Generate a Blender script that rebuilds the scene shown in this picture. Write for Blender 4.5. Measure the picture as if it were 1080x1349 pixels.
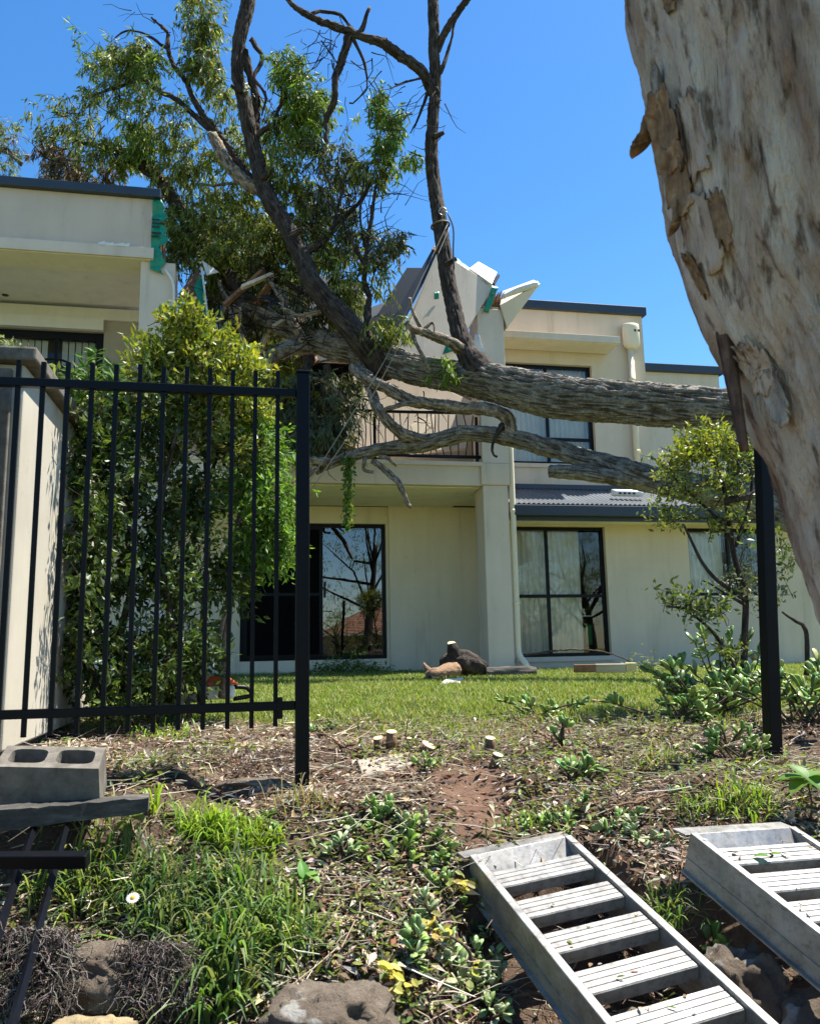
import bpy, math, random
import numpy as np
from mathutils import Matrix, Vector

# ------------------------------------------------------------------ camera, sky, sun, exposure
scene = bpy.context.scene
for o in list(bpy.data.objects): bpy.data.objects.remove(o)
C = scene.collection
PITCH, ROLL = math.radians(9.3), math.radians(1.1)
FPX, CX, CY = 1080.0, 540.0, 674.5            # focal length and centre, in photograph pixels
CF = np.array([0, math.cos(PITCH), math.sin(PITCH)])
_r0 = np.array([1.0, 0, 0]); _u0 = np.cross(_r0, CF)
CR = _r0*math.cos(ROLL) - _u0*math.sin(ROLL)
CU = _u0*math.cos(ROLL) + _r0*math.sin(ROLL)
cam = bpy.data.cameras.new('camera'); cam.sensor_fit = 'HORIZONTAL'; cam.sensor_width = 36; cam.lens = 36*FPX/1080
cam.clip_start = 0.05; cam.clip_end = 2000
cam.dof.use_dof = True; cam.dof.focus_distance = 8.0; cam.dof.aperture_fstop = 13
camo = bpy.data.objects.new('camera', cam); C.objects.link(camo)
camo.matrix_world = Matrix(((CR[0], CU[0], -CF[0], 0), (CR[1], CU[1], -CF[1], 0), (CR[2], CU[2], -CF[2], 0), (0, 0, 0, 1)))
scene.camera = camo

SUN_AZ, SUN_EL = math.radians(68), math.radians(66)     # azimuth measured from +Y towards +X
world = bpy.data.worlds.new('World'); scene.world = world; world.use_nodes = True
nt = world.node_tree; bg = nt.nodes['Background']; sky = nt.nodes.new('ShaderNodeTexSky')
sky.sky_type = 'NISHITA'; sky.sun_disc = False; sky.sun_elevation = SUN_EL; sky.sun_rotation = SUN_AZ
sky.altitude = 0; sky.air_density = 1.0; sky.dust_density = 0.3; sky.ozone_density = 3.5
hs = nt.nodes.new('ShaderNodeHueSaturation'); hs.inputs['Saturation'].default_value = 1.28; nt.links.new(sky.outputs[0], hs.inputs['Color'])
nt.links.new(hs.outputs[0], bg.inputs[0]); bg.inputs[1].default_value = 0.09
sun = bpy.data.lights.new('sun', 'SUN'); sun.energy = 5.0; sun.angle = math.radians(0.53); sun.color = (1.0, 0.955, 0.88)
suno = bpy.data.objects.new('sun', sun); C.objects.link(suno)
sd = Vector((math.sin(SUN_AZ)*math.cos(SUN_EL), math.cos(SUN_AZ)*math.cos(SUN_EL), math.sin(SUN_EL)))
suno.rotation_euler = sd.to_track_quat('Z', 'Y').to_euler(); suno.location = (4, 4, 20)
vs = scene.view_settings; vs.view_transform = 'Standard'; vs.look = 'None'; vs.exposure = 1.4; vs.gamma = 1; vs.use_curve_mapping = False
scene.render.engine = 'CYCLES'
scene.cycles.max_bounces = 7; scene.cycles.diffuse_bounces = 3; scene.cycles.glossy_bounces = 3; scene.cycles.transmission_bounces = 4; scene.cycles.transparent_max_bounces = 12

# ------------------------------------------------------------------ coordinates
TH = math.radians(11.2)                       # the facade and the fence run 11.2 degrees off square
UD = np.array([math.cos(TH), math.sin(TH), 0]); VD = np.array([-math.sin(TH), math.cos(TH), 0])
def W(u, v, z): return UD*u + VD*v + np.array([0, 0, z])
def ray(px, py): return CF + CR*((px-CX)/FPX) + CU*((CY-py)/FPX)
def pt(px, py, Y): d = ray(px, py); return d*(Y/d[1])
def ptv(px, py, v): d = ray(px, py); return d*(v/(d@VD))
rng = np.random.default_rng(7); random.seed(7)
def unit(a): a = np.asarray(a, float); return a/(np.linalg.norm(a, axis=-1, keepdims=True)+1e-12)

# smooth value noise, vectorised
_perm = np.random.default_rng(3).random((64, 64, 64)).astype(np.float32)
def vnoise(p):
    p = np.asarray(p, float); i = np.floor(p).astype(int); f = p-i; f = f*f*(3-2*f); i0 = i % 64; i1 = (i+1) % 64
    def g(a, b, c): return _perm[a, b, c]
    x0, y0, z0 = i0[..., 0], i0[..., 1], i0[..., 2]; x1, y1, z1 = i1[..., 0], i1[..., 1], i1[..., 2]
    fx, fy, fz = f[..., 0], f[..., 1], f[..., 2]
    a = g(x0,y0,z0)*(1-fx)+g(x1,y0,z0)*fx; b = g(x0,y1,z0)*(1-fx)+g(x1,y1,z0)*fx
    c = g(x0,y0,z1)*(1-fx)+g(x1,y0,z1)*fx; d = g(x0,y1,z1)*(1-fx)+g(x1,y1,z1)*fx
    return (a*(1-fy)+b*fy)*(1-fz)+(c*(1-fy)+d*fy)*fz
def fbm(p, o=4):
    s = 0; a = 0.5; p = np.asarray(p, float)
    for k in range(o): s = s+a*vnoise(p+k*17.3); p = p*2.03; a *= 0.5
    return s
def ridged(p, o=3):
    s = 0; a = 0.6; p = np.asarray(p, float)
    for k in range(o): s = s+a*(1-np.abs(2*vnoise(p+k*9.7)-1)); p = p*2.1; a *= 0.45
    return s

# ------------------------------------------------------------------ object helpers
WL = {}                                        # world location of each object's origin
def thing(name, label, cat, loc, group=None):
    o = bpy.data.objects.new(name, None); C.objects.link(o); o.empty_display_size = 0.1
    o.location = Vector(loc); WL[o.name] = np.array(loc, float)
    return tag(o, label, cat, group)
def tag(o, label, cat, group=None, kind=None):
    o['label'] = label; o['category'] = cat
    if group: o['group'] = group
    if kind: o['kind'] = kind
    return o
def put(o, loc, parent=None):
    C.objects.link(o); WL[o.name] = np.array(loc, float)
    if parent is not None: o.parent = parent; loc = np.array(loc, float)-WL[parent.name]
    o.location = Vector(loc); return o
def mesh_np(name, V, faces, smooth=False, cols=None):
    V = np.asarray(V, np.float32); me = bpy.data.meshes.new(name)
    tot = np.concatenate([np.full(len(f), f.shape[1], np.int32) for f in faces])
    idx = np.concatenate([np.asarray(f, np.int32).ravel() for f in faces])
    me.vertices.add(len(V)); me.vertices.foreach_set('co', V.ravel())
    me.loops.add(len(idx)); me.loops.foreach_set('vertex_index', idx)
    me.polygons.add(len(tot)); st = np.concatenate([[0], np.cumsum(tot)[:-1]]).astype(np.int32)
    me.polygons.foreach_set('loop_start', st); me.polygons.foreach_set('loop_total', tot)
    me.polygons.foreach_set('use_smooth', np.full(len(tot), smooth, bool))
    if cols is not None:
        a = me.color_attributes.new('Col', 'FLOAT_COLOR', 'POINT')
        c = np.ones((len(V), 4), np.float32); c[:, :3] = cols; a.data.foreach_set('color', c.ravel())
    me.update(calc_edges=True); me.validate(); return me
def obj_np(name, V, faces, mat, parent=None, smooth=False, cols=None, origin=None):
    V = np.asarray(V, float)
    if origin is None: origin = np.array([V[:, 0].mean(), V[:, 1].mean(), V[:, 2].min()])
    me = mesh_np(name, V-origin, faces, smooth, cols); me.materials.append(mat)
    return put(bpy.data.objects.new(name, me), origin, parent)
def inst(name, me, loc, parent=None, rot=None):
    o = bpy.data.objects.new(name, me); put(o, loc, parent)
    if rot: o.rotation_euler = rot
    return o
class MB:
    def __init__(s): s.V = []; s.F = []
    def add(s, V, F):
        n = len(s.V); s.V += [tuple(map(float, v)) for v in V]; s.F += [tuple(i+n for i in f) for f in F]; return s
    def box(s, P):                              # eight corners: bottom ring then top ring
        return s.add(P, [(0,3,2,1), (4,5,6,7), (0,1,5,4), (1,2,6,5), (2,3,7,6), (3,0,4,7)])
    def fb(s, u0, u1, v0, v1, z0, z1):          # a box in the facade's own directions
        return s.box([W(u0,v0,z0), W(u1,v0,z0), W(u1,v1,z0), W(u0,v1,z0), W(u0,v0,z1), W(u1,v0,z1), W(u1,v1,z1), W(u0,v1,z1)])
    def ob(s, c, a, b, n):                      # box about centre c with three half axes
        c, a, b, n = map(np.asarray, (c, a, b, n))
        return s.box([c-a-b-n, c+a-b-n, c+a+b-n, c-a+b-n, c-a-b+n, c+a-b+n, c+a+b+n, c-a+b+n])
    def tube(s, pts, rad, k=6, caps=True):
        V, F = tube_arrays(pts, rad, k, caps=caps); 
        return s.add(V, [tuple(q) for f in F for q in f])
    def build(s, name, mat, parent=None, smooth=False, bevel=0, seg=2):
        V = np.array(s.V); o0 = np.array([V[:, 0].mean(), V[:, 1].mean(), V[:, 2].min()])
        me = bpy.data.meshes.new(name); me.from_pydata([tuple(v) for v in V-o0], [], s.F); me.materials.append(mat)
        if smooth: me.polygons.foreach_set('use_smooth', [True]*len(me.polygons))
        o = put(bpy.data.objects.new(name, me), o0, parent)
        if bevel:
            m = o.modifiers.new('bevel', 'BEVEL'); m.width = bevel; m.segments = seg; m.limit_method = 'ANGLE'
        return o
def smooth_path(P, R, step):
    P = np.asarray(P, float); R = np.asarray(R, float); n = len(P)
    Q = np.vstack([2*P[0]-P[1], P, 2*P[-1]-P[-2]]); S = np.concatenate([[R[0]], R, [R[-1]]]); out = []; rr = []
    for i in range(n-1):
        p0, p1, p2, p3 = Q[i:i+4]; r0, r1, r2, r3 = S[i:i+4]; m = max(2, int(np.ceil(np.linalg.norm(p2-p1)/step)))
        t = np.linspace(0, 1, m, endpoint=False)[:, None]
        out.append(0.5*((2*p1)+(-p0+p2)*t+(2*p0-5*p1+4*p2-p3)*t**2+(-p0+3*p1-3*p2+p3)*t**3))
        t = t[:, 0]; rr.append(r1+(r2-r1)*(t*t*(3-2*t)))
    out.append(P[-1:]); rr.append(R[-1:])
    return np.vstack(out), np.concatenate(rr)
def tube_arrays(P, R, k=8, disp=None, caps=True):
    P = np.asarray(P, float); n = len(P); R = np.broadcast_to(np.asarray(R, float), (n,))
    T = unit(np.gradient(P, axis=0)); N = np.zeros_like(P)
    a = np.array([0, 0, 1.0]) if abs(T[0][2]) < 0.9 else np.array([1.0, 0, 0]); N[0] = unit(np.cross(T[0], a))
    for i in range(1, n): v = N[i-1]-T[i]*(N[i-1]@T[i]); N[i] = unit(v)
    B = np.cross(T, N); th = np.linspace(0, 2*np.pi, k, endpoint=False)
    s = np.concatenate([[0], np.cumsum(np.linalg.norm(np.diff(P, axis=0), axis=1))])
    rad = np.repeat(R[:, None], k, 1)
    if disp is not None: rad = rad+disp(s[:, None]+0*th, th[None, :]+0*s[:, None], R[:, None]+0*th)
    V = P[:, None, :]+rad[..., None]*(np.cos(th)[None, :, None]*N[:, None, :]+np.sin(th)[None, :, None]*B[:, None, :])
    V = V.reshape(-1, 3); i = np.arange(n-1)[:, None]*k; j = np.arange(k)[None, :]; j2 = (j+1) % k
    F = np.stack([i+j, i+j2, i+k+j2, i+k+j], -1).reshape(-1, 4); Fs = [F]
    if caps:
        V = np.vstack([V, P[:1], P[-1:]]); m = n*k; jj = np.arange(k)
        Fs.append(np.stack([np.full(k, m), (jj+1) % k, jj], -1)); Fs.append(np.stack([np.full(k, m+1), (n-1)*k+jj, (n-1)*k+(jj+1) % k], -1))
    return V, Fs
def limb(name, path, mat, parent, step=0.05, k=14, amp=0.0, seed=0, freq=1.0, wob=0.0, lump=0.16):
    """path: (px, py, Y, radius in px) control points turned into places in the world"""
    P = np.array([pt(a, b, c) for a, b, c, r in path]); R = np.array([r*c/FPX for a, b, c, r in path])
    P, R = smooth_path(P, R, step)
    if wob:
        t = np.arange(len(P))*step
        for ax in range(3): P[1:-1, ax] += wob*(fbm(np.stack([t*2.2, t*0+seed+ax*5.1, t*0], -1), 3)[1:-1]-0.45)
    store = []
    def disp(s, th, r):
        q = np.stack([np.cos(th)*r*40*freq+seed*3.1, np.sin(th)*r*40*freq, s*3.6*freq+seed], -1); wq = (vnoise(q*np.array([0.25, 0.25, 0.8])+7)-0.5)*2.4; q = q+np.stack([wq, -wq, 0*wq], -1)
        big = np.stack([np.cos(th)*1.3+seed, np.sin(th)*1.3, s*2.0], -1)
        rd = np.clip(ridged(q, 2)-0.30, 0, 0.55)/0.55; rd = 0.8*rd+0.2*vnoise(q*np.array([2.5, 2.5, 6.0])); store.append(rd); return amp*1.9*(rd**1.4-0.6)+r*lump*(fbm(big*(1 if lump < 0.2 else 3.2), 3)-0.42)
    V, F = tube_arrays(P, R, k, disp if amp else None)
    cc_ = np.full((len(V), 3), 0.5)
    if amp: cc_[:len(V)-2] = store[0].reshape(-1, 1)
    return obj_np(name, V, F, mat, parent, smooth=True, cols=cc_), P, R

# ------------------------------------------------------------------ materials
def rgb(*c): return (c[0], c[1], c[2], 1.0)
class NT:
    def __init__(s, name):
        s.m = bpy.data.materials.new(name); s.m.use_nodes = True; s.t = s.m.node_tree; s.p = s.t.nodes['Principled BSDF']; s.out = s.t.nodes['Material Output']
        s.tc = s.t.nodes.new('ShaderNodeTexCoord')
    def n(s, typ, **kw):
        x = s.t.nodes.new(typ)
        for k, v in kw.items():
            if k in x.inputs: x.inputs[k].default_value = v
            else: setattr(x, k, v)
        return x
    def l(s, a, b): s.t.links.new(a, b); return s
    def noise(s, scale, detail=5, rough=0.55, stretch=None, coord='Object', dist=0.0):
        x = s.n('ShaderNodeTexNoise'); x.inputs['Scale'].default_value = scale; x.inputs['Detail'].default_value = detail
        x.inputs['Roughness'].default_value = rough; x.inputs['Distortion'].default_value = dist
        if stretch:
            mp = s.n('ShaderNodeMapping'); mp.inputs['Scale'].default_value = stretch; s.l(s.tc.outputs[coord], mp.inputs[0]); s.l(mp.outputs[0], x.inputs['Vector'])
        else: s.l(s.tc.outputs[coord], x.inputs['Vector'])
        return x.outputs['Fac']
    def ramp(s, fac, stops):
        r = s.n('ShaderNodeValToRGB'); e = r.color_ramp.elements
        while len(e) < len(stops): e.new(0.5)
        for q, (p, c) in zip(e, stops): q.position = p; q.color = rgb(*c)
        s.l(fac, r.inputs[0]); return r.outputs[0]
    def mix(s, fac, a, b, mode='MIX'):
        x = s.n('ShaderNodeMix'); x.data_type = 'RGBA'; x.blend_type = mode
        if isinstance(fac, float): x.inputs[0].default_value = fac
        else: s.l(fac, x.inputs[0])
        for i, v in ((6, a), (7, b)):
            if isinstance(v, tuple): x.inputs[i].default_value = rgb(*v)
            else: s.l(v, x.inputs[i])
        return x.outputs[2]
    def bump(s, h, strength, dist=0.01, prev=None):
        b = s.n('ShaderNodeBump'); b.inputs['Strength'].default_value = strength; b.inputs['Distance'].default_value = dist; s.l(h, b.inputs['Height'])
        if prev: s.l(prev, b.inputs['Normal'])
        s.l(b.outputs[0], s.p.inputs['Normal']); return b.outputs[0]
    def base(s, c):
        if isinstance(c, tuple): s.p.inputs['Base Color'].default_value = rgb(*c)
        else: s.l(c, s.p.inputs['Base Color'])
        return s
    def set(s, rough=None, metal=None, spec=None):
        if rough is not None: s.p.inputs['Roughness'].default_value = rough
        if metal is not None: s.p.inputs['Metallic'].default_value = metal
        if spec is not None: s.p.inputs['Specular IOR Level'].default_value = spec
        return s
def render_paint(name, c, stain=0.82, rough=0.8):
    m = NT(name); d = tuple(x*stain for x in c)
    a = m.ramp(m.noise(1.3, 6, 0.6), [(0.35, d), (0.62, c)])
    dirt = m.ramp(m.noise(3.5, 6, 0.65, (1.0, 1.0, 0.12)), [(0.30, (0.70, 0.69, 0.66)), (0.42, (0.93, 0.925, 0.91)), (0.58, (1, 1, 1))])
    spl = m.ramp(m.noise(11, 5, 0.7), [(0.30, (0.80, 0.79, 0.76)), (0.40, (1, 1, 1))]); dirt = m.mix(0.6, dirt, spl, 'MULTIPLY')
    m.base(m.mix(0.75, a, dirt, 'MULTIPLY')).set(rough, spec=0.3)
    m.bump(m.noise(160, 3), 0.22, 0.004); return m.m
def plain(name, c, rough=0.5, metal=0.0, var=0.8, scale=6.0, bump=0.0, bscale=60, spec=0.5, stretch=None):
    m = NT(name); m.base(m.ramp(m.noise(scale, 5, 0.6, stretch), [(0.3, tuple(x*var for x in c)), (0.65, c)])).set(rough, metal, spec)
    if bump: m.bump(m.noise(bscale, 4, 0.6, stretch), bump, 0.006)
    return m.m
def leafmat(name, rough=0.42, trans=0.35, spec=0.4, tint=(1.25, 1.25, 0.55)):
    m = NT(name); at = m.n('ShaderNodeAttribute', attribute_name='Col'); m.base(at.outputs['Color']).set(rough, spec=spec)
    tr = m.n('ShaderNodeBsdfTranslucent'); c = m.mix(1.0, at.outputs['Color'], tint, 'MULTIPLY'); m.l(c, tr.inputs[0])
    mx = m.n('ShaderNodeMixShader'); mx.inputs[0].default_value = trans
    m.l(m.p.outputs[0], mx.inputs[1]); m.l(tr.outputs[0], mx.inputs[2]); m.l(mx.outputs[0], m.out.inputs['Surface']); return m.m
def barkmat(name, c1, c2, c3, stretch=(1, 1, 1), s1=4.0, s2=55, b=0.7, ridge=False):
    m = NT(name); a = m.ramp(m.noise(s1, 6, 0.65), [(0.3, c1), (0.5, c2), (0.7, c3)])
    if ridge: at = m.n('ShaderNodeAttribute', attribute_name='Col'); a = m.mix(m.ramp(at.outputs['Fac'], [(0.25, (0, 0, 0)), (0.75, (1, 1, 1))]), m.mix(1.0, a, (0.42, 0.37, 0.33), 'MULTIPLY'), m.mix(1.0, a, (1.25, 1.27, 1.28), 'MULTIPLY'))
    f = m.ramp(m.noise(s2, 5, 0.7, stretch), [(0.34, (0.36, 0.33, 0.30)), (0.56, (1, 1, 1))])
    m.base(m.mix(0.85, a, f, 'MULTIPLY')).set(0.9, spec=0.2); m.bump(m.noise(s2*1.2, 6, 0.7, stretch), b, 0.01); return m.m
def glassmat(name, refl=1.0, tint=(0.95, 0.96, 0.94), ior=1.55):
    m = NT(name); t = m.t; t.nodes.remove(m.p)
    tr = m.n('ShaderNodeBsdfTransparent'); tr.inputs[0].default_value = rgb(*tint)
    gl = m.n('ShaderNodeBsdfGlossy'); gl.inputs['Roughness'].default_value = 0.0
    fr = m.n('ShaderNodeFresnel'); fr.inputs[0].default_value = ior
    mul = m.n('ShaderNodeMath', operation='MULTIPLY', use_clamp=True); mul.inputs[1].default_value = refl; m.l(fr.outputs[0], mul.inputs[0])
    # a hair of waviness in the pane
    bp = m.n('ShaderNodeBump'); bp.inputs['Strength'].default_value = 0.02; bp.inputs['Distance'].default_value = 0.02; m.l(m.noise(1.7, 2), bp.inputs['Height']); m.l(bp.outputs[0], gl.inputs['Normal'])
    mx = m.n('ShaderNodeMixShader'); m.l(mul.outputs[0], mx.inputs[0]); m.l(tr.outputs[0], mx.inputs[1]); m.l(gl.outputs[0], mx.inputs[2]); m.l(mx.outputs[0], m.out.inputs['Surface']); return m.m

M = {}
M['render'] = render_paint('taupe_render', (0.67, 0.55, 0.405), 0.92)
M['parapet'] = render_paint('parapet_render', (0.58, 0.475, 0.38), 0.92)
M['render_grey'] = render_paint('grey_render', (0.66, 0.555, 0.44), 0.92)
M['cream'] = render_paint('cream_soffit', (0.80, 0.685, 0.50), 0.94)
M['soffit'] = render_paint('pale_soffit', (0.85, 0.785, 0.64), 0.95)
M['ceiling'] = render_paint('balcony_ceiling', (0.78, 0.76, 0.72), 0.95)
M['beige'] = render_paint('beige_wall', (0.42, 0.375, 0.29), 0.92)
M['wall_cream'] = render_paint('boundary_render', (0.46, 0.42, 0.335), 0.85)
M['white_paint'] = plain('white_paint', (0.72, 0.70, 0.65), 0.5, var=0.88, scale=5)
M['colorbond'] = plain('dark_blue_grey_steel', (0.028, 0.038, 0.052), 0.42, var=0.8, scale=3)
M['frame'] = plain('black_window_frame', (0.006, 0.006, 0.007), 0.4, var=0.7, spec=0.18)
M['fence'] = plain('black_powder_coat', (0.003, 0.0035, 0.006), 0.38, var=0.6, scale=30, bump=0.15, bscale=200, spec=0.16)
M['roof_sheet'] = plain('grey_corrugated_steel', (0.12, 0.135, 0.15), 0.42, var=0.75, scale=2.5)
M['glass'] = glassmat('window_glass', 1.0); M['glass_dim'] = glassmat('shaded_window_glass', 0.35); M['door_glass'] = glassmat('door_glass', 1.5, (0.75, 0.8, 0.82), 1.85)
M['curtain'] = plain('pale_curtain', (0.84, 0.79, 0.70), 0.85, var=0.9, scale=2)
M['slat'] = plain('grey_blind_slat', (0.62, 0.60, 0.55), 0.7, var=0.9)
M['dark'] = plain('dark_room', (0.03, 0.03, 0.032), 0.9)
M['screen'] = plain('insect_screen', (0.004, 0.0045, 0.005), 0.9, spec=0.05)
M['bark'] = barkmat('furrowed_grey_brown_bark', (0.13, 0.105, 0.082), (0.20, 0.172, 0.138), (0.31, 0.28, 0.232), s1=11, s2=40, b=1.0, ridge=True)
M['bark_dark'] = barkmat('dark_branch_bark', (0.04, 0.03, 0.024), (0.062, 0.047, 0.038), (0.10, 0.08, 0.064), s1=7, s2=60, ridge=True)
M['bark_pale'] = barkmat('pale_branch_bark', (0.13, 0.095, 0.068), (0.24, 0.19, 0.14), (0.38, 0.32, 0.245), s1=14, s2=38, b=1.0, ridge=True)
M['cutwood'] = plain('fresh_cut_wood', (0.68, 0.55, 0.28), 0.8, var=0.75, scale=25, bump=0.2)
M['splinter'] = plain('torn_brown_timber', (0.26, 0.135, 0.07), 0.85, var=0.55, scale=12, bump=0.4, bscale=50)
M['leaf'] = leafmat('gum_leaf', 0.5, 0.42, 0.28); M['leaf_glossy'] = leafmat('glossy_shrub_leaf', 0.4, 0.32, 0.3)
M['succ'] = leafmat('succulent_leaf', 0.36, 0.12, 0.45, (1.1, 1.2, 0.6)); M['grass'] = leafmat('grass_blade', 0.5, 0.4, 0.3)
M['litter'] = leafmat('dry_leaf', 0.8, 0.12, 0.15, (1.1, 1.0, 0.8))
M['alum'] = None; M['wrap'] = None

def build_special():
    m = NT('weathered_aluminium'); a = m.ramp(m.noise(9, 6, 0.65, (1, 1, 1)), [(0.3, (0.22, 0.208, 0.185)), (0.6, (0.37, 0.358, 0.33))])
    sc = m.ramp(m.noise(38, 6, 0.75), [(0.33, (0.55, 0.52, 0.46)), (0.48, (1, 1, 1))]); scr = m.ramp(m.noise(60, 3, 0.6, (1, 0.06, 1)), [(0.36, (0.7, 0.69, 0.66)), (0.44, (1, 1, 1))]); sc = m.mix(0.7, sc, scr, 'MULTIPLY')
    m.base(m.mix(0.8, a, sc, 'MULTIPLY')).set(0.46, 0.7)
    r = m.ramp(m.noise(14, 5, 0.6), [(0.3, (0.38,)*3), (0.7, (0.58,)*3)]); m.l(r, m.p.inputs['Roughness']); m.bump(m.noise(120, 4), 0.12, 0.003); M['alum'] = m.m
    m = NT('green_building_wrap'); m.base(m.ramp(m.noise(5, 4), [(0.3, (0.0, 0.15, 0.075)), (0.65, (0.003, 0.26, 0.14))])).set(0.35); m.bump(m.noise(14, 5, 0.6), 0.5, 0.03); M['wrap'] = m.m
    m = NT('bank_soil'); g = m.noise(2.2, 8, 0.65); c = m.ramp(g, [(0.3, (0.065, 0.045, 0.033)), (0.5, (0.13, 0.09, 0.064)), (0.7, (0.21, 0.155, 0.11))])
    f = m.ramp(m.noise(70, 5, 0.75), [(0.3, (0.5, 0.48, 0.45)), (0.62, (1.1, 1.05, 1.0))]); c = m.mix(0.85, c, f, 'MULTIPLY')
    at = m.n('ShaderNodeAttribute', attribute_name='Col'); c2 = m.mix(m.ramp(m.noise(30, 4), [(0.25, (0, 0, 0)), (0.7, (1, 1, 1))]), (0.09, 0.13, 0.03), (0.18, 0.19, 0.07))
    sp = m.n('ShaderNodeSeparateColor'); m.l(at.outputs['Color'], sp.inputs[0]); c = m.mix(sp.outputs[0], c, c2)
    c = m.mix(sp.outputs[1], c, m.mix(m.noise(9, 6, 0.7), (0.13, 0.072, 0.045), (0.22, 0.135, 0.09)))
    m.base(c).set(0.95, spec=0.15); b = m.bump(m.noise(22, 8, 0.7), 0.9, 0.05); M['soil'] = m.m
    m = NT('weathered_sandstone'); c = m.ramp(m.noise(4, 8, 0.7), [(0.3, (0.09, 0.068, 0.05)), (0.5, (0.19, 0.15, 0.11)), (0.68, (0.32, 0.27, 0.205))])
    vo = m.ramp(m.noise(9, 3, 0.5), [(0.58, (0, 0, 0)), (0.63, (1, 1, 1))]); c = m.mix(vo, c, (0.33, 0.32, 0.28))
    m.base(c).set(0.92, spec=0.2); m.bump(m.noise(28, 9, 0.75), 1.0, 0.03); M['rock'] = m.m
    m = NT('yellow_sandstone'); m.base(m.ramp(m.noise(6, 8, 0.7), [(0.3, (0.16, 0.12, 0.06)), (0.65, (0.40, 0.32, 0.18))])).set(0.92, spec=0.2); m.bump(m.noise(40, 8, 0.7), 0.8, 0.02); M['rock_yellow'] = m.m
    m = NT('grey_concrete'); m.base(m.ramp(m.noise(14, 8, 0.7), [(0.3, (0.075, 0.066, 0.053)), (0.65, (0.19, 0.17, 0.138))])).set(0.92, spec=0.2); m.bump(m.noise(150, 4, 0.7), 0.5, 0.006); M['concrete'] = m.m
    m = NT('weathered_grey_timber'); m.base(m.ramp(m.noise(20, 7, 0.65, (0.12, 1, 1)), [(0.28, (0.035, 0.033, 0.029)), (0.5, (0.075, 0.069, 0.059)), (0.7, (0.18, 0.158, 0.128))])).set(0.9, spec=0.2); m.bump(m.noise(55, 6, 0.7, (0.08, 1, 1)), 0.9, 0.012); M['sleeper'] = m.m
    m = NT('pale_sawn_timber'); m.base(m.ramp(m.noise(14, 6, 0.6, (0.15, 1, 1)), [(0.3, (0.34, 0.27, 0.18)), (0.65, (0.52, 0.45, 0.33))])).set(0.85, spec=0.2); m.bump(m.noise(40, 5, 0.7, (0.1, 1, 1)), 0.5, 0.008); M['timber'] = m.m
    m = NT('charred_wood'); m.base(m.ramp(m.noise(9, 7, 0.7), [(0.35, (0.014, 0.010, 0.008)), (0.52, (0.05, 0.036, 0.027)), (0.72, (0.16, 0.115, 0.08))])).set(0.8, spec=0.3); m.bump(m.noise(24, 8, 0.7), 1.0, 0.04); M['char'] = m.m
    m = NT('red_brown_bark_chunk'); m.base(m.ramp(m.noise(16, 7, 0.7, (0.3, 1, 1)), [(0.3, (0.13, 0.075, 0.045)), (0.55, (0.32, 0.2, 0.12)), (0.75, (0.46, 0.34, 0.22))])).set(0.92, spec=0.15); m.bump(m.noise(40, 7, 0.7, (0.3, 1, 1)), 1.0, 0.03); M['chunk'] = m.m
    # peeling paperbark: big grey, tan and brown plates streaked along the trunk
    m = NT('peeling_gum_bark'); st = (1.0, 1.0, 0.15)
    c = m.ramp(m.noise(4.6, 6, 0.62, st, dist=0.6), [(0.31, (0.15, 0.088, 0.058)), (0.40, (0.33, 0.222, 0.158)), (0.48, (0.46, 0.365, 0.29)), (0.58, (0.58, 0.485, 0.40)), (0.74, (0.68, 0.59, 0.51))])
    tan = m.ramp(m.noise(3.1, 5, 0.6, (1, 1, 0.5), dist=0.8), [(0.62, (0, 0, 0)), (0.70, (1, 1, 1))]); c = m.mix(tan, c, m.ramp(m.noise(18, 5, 0.6, st), [(0.3, (0.22, 0.115, 0.055)), (0.65, (0.44, 0.28, 0.155))]))
    sp = m.ramp(m.noise(34, 5, 0.65, (1, 1, 0.2)), [(0.36, (0.26, 0.2, 0.16)), (0.47, (1, 1, 1))]); m.base(m.mix(0.9, c, sp, 'MULTIPLY')).set(0.88, spec=0.2)
    b = m.bump(m.noise(9, 7, 0.65, st, dist=0.7), 1.0, 0.05); m.bump(m.noise(70, 6, 0.7, st), 0.6, 0.008, b); M['gum'] = m.m
    m = NT('red_clay_roof_tile'); w = m.n('ShaderNodeTexWave', wave_type='BANDS', bands_direction='Z'); w.inputs['Scale'].default_value = 1.7; m.l(m.tc.outputs['Object'], w.inputs[0])
    m.base(m.ramp(m.noise(3, 5, 0.6), [(0.3, (0.20, 0.075, 0.04)), (0.65, (0.33, 0.14, 0.08))])).set(0.8); m.bump(w.outputs['Fac'], 1.0, 0.12); M['tile'] = m.m
build_special()

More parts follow.
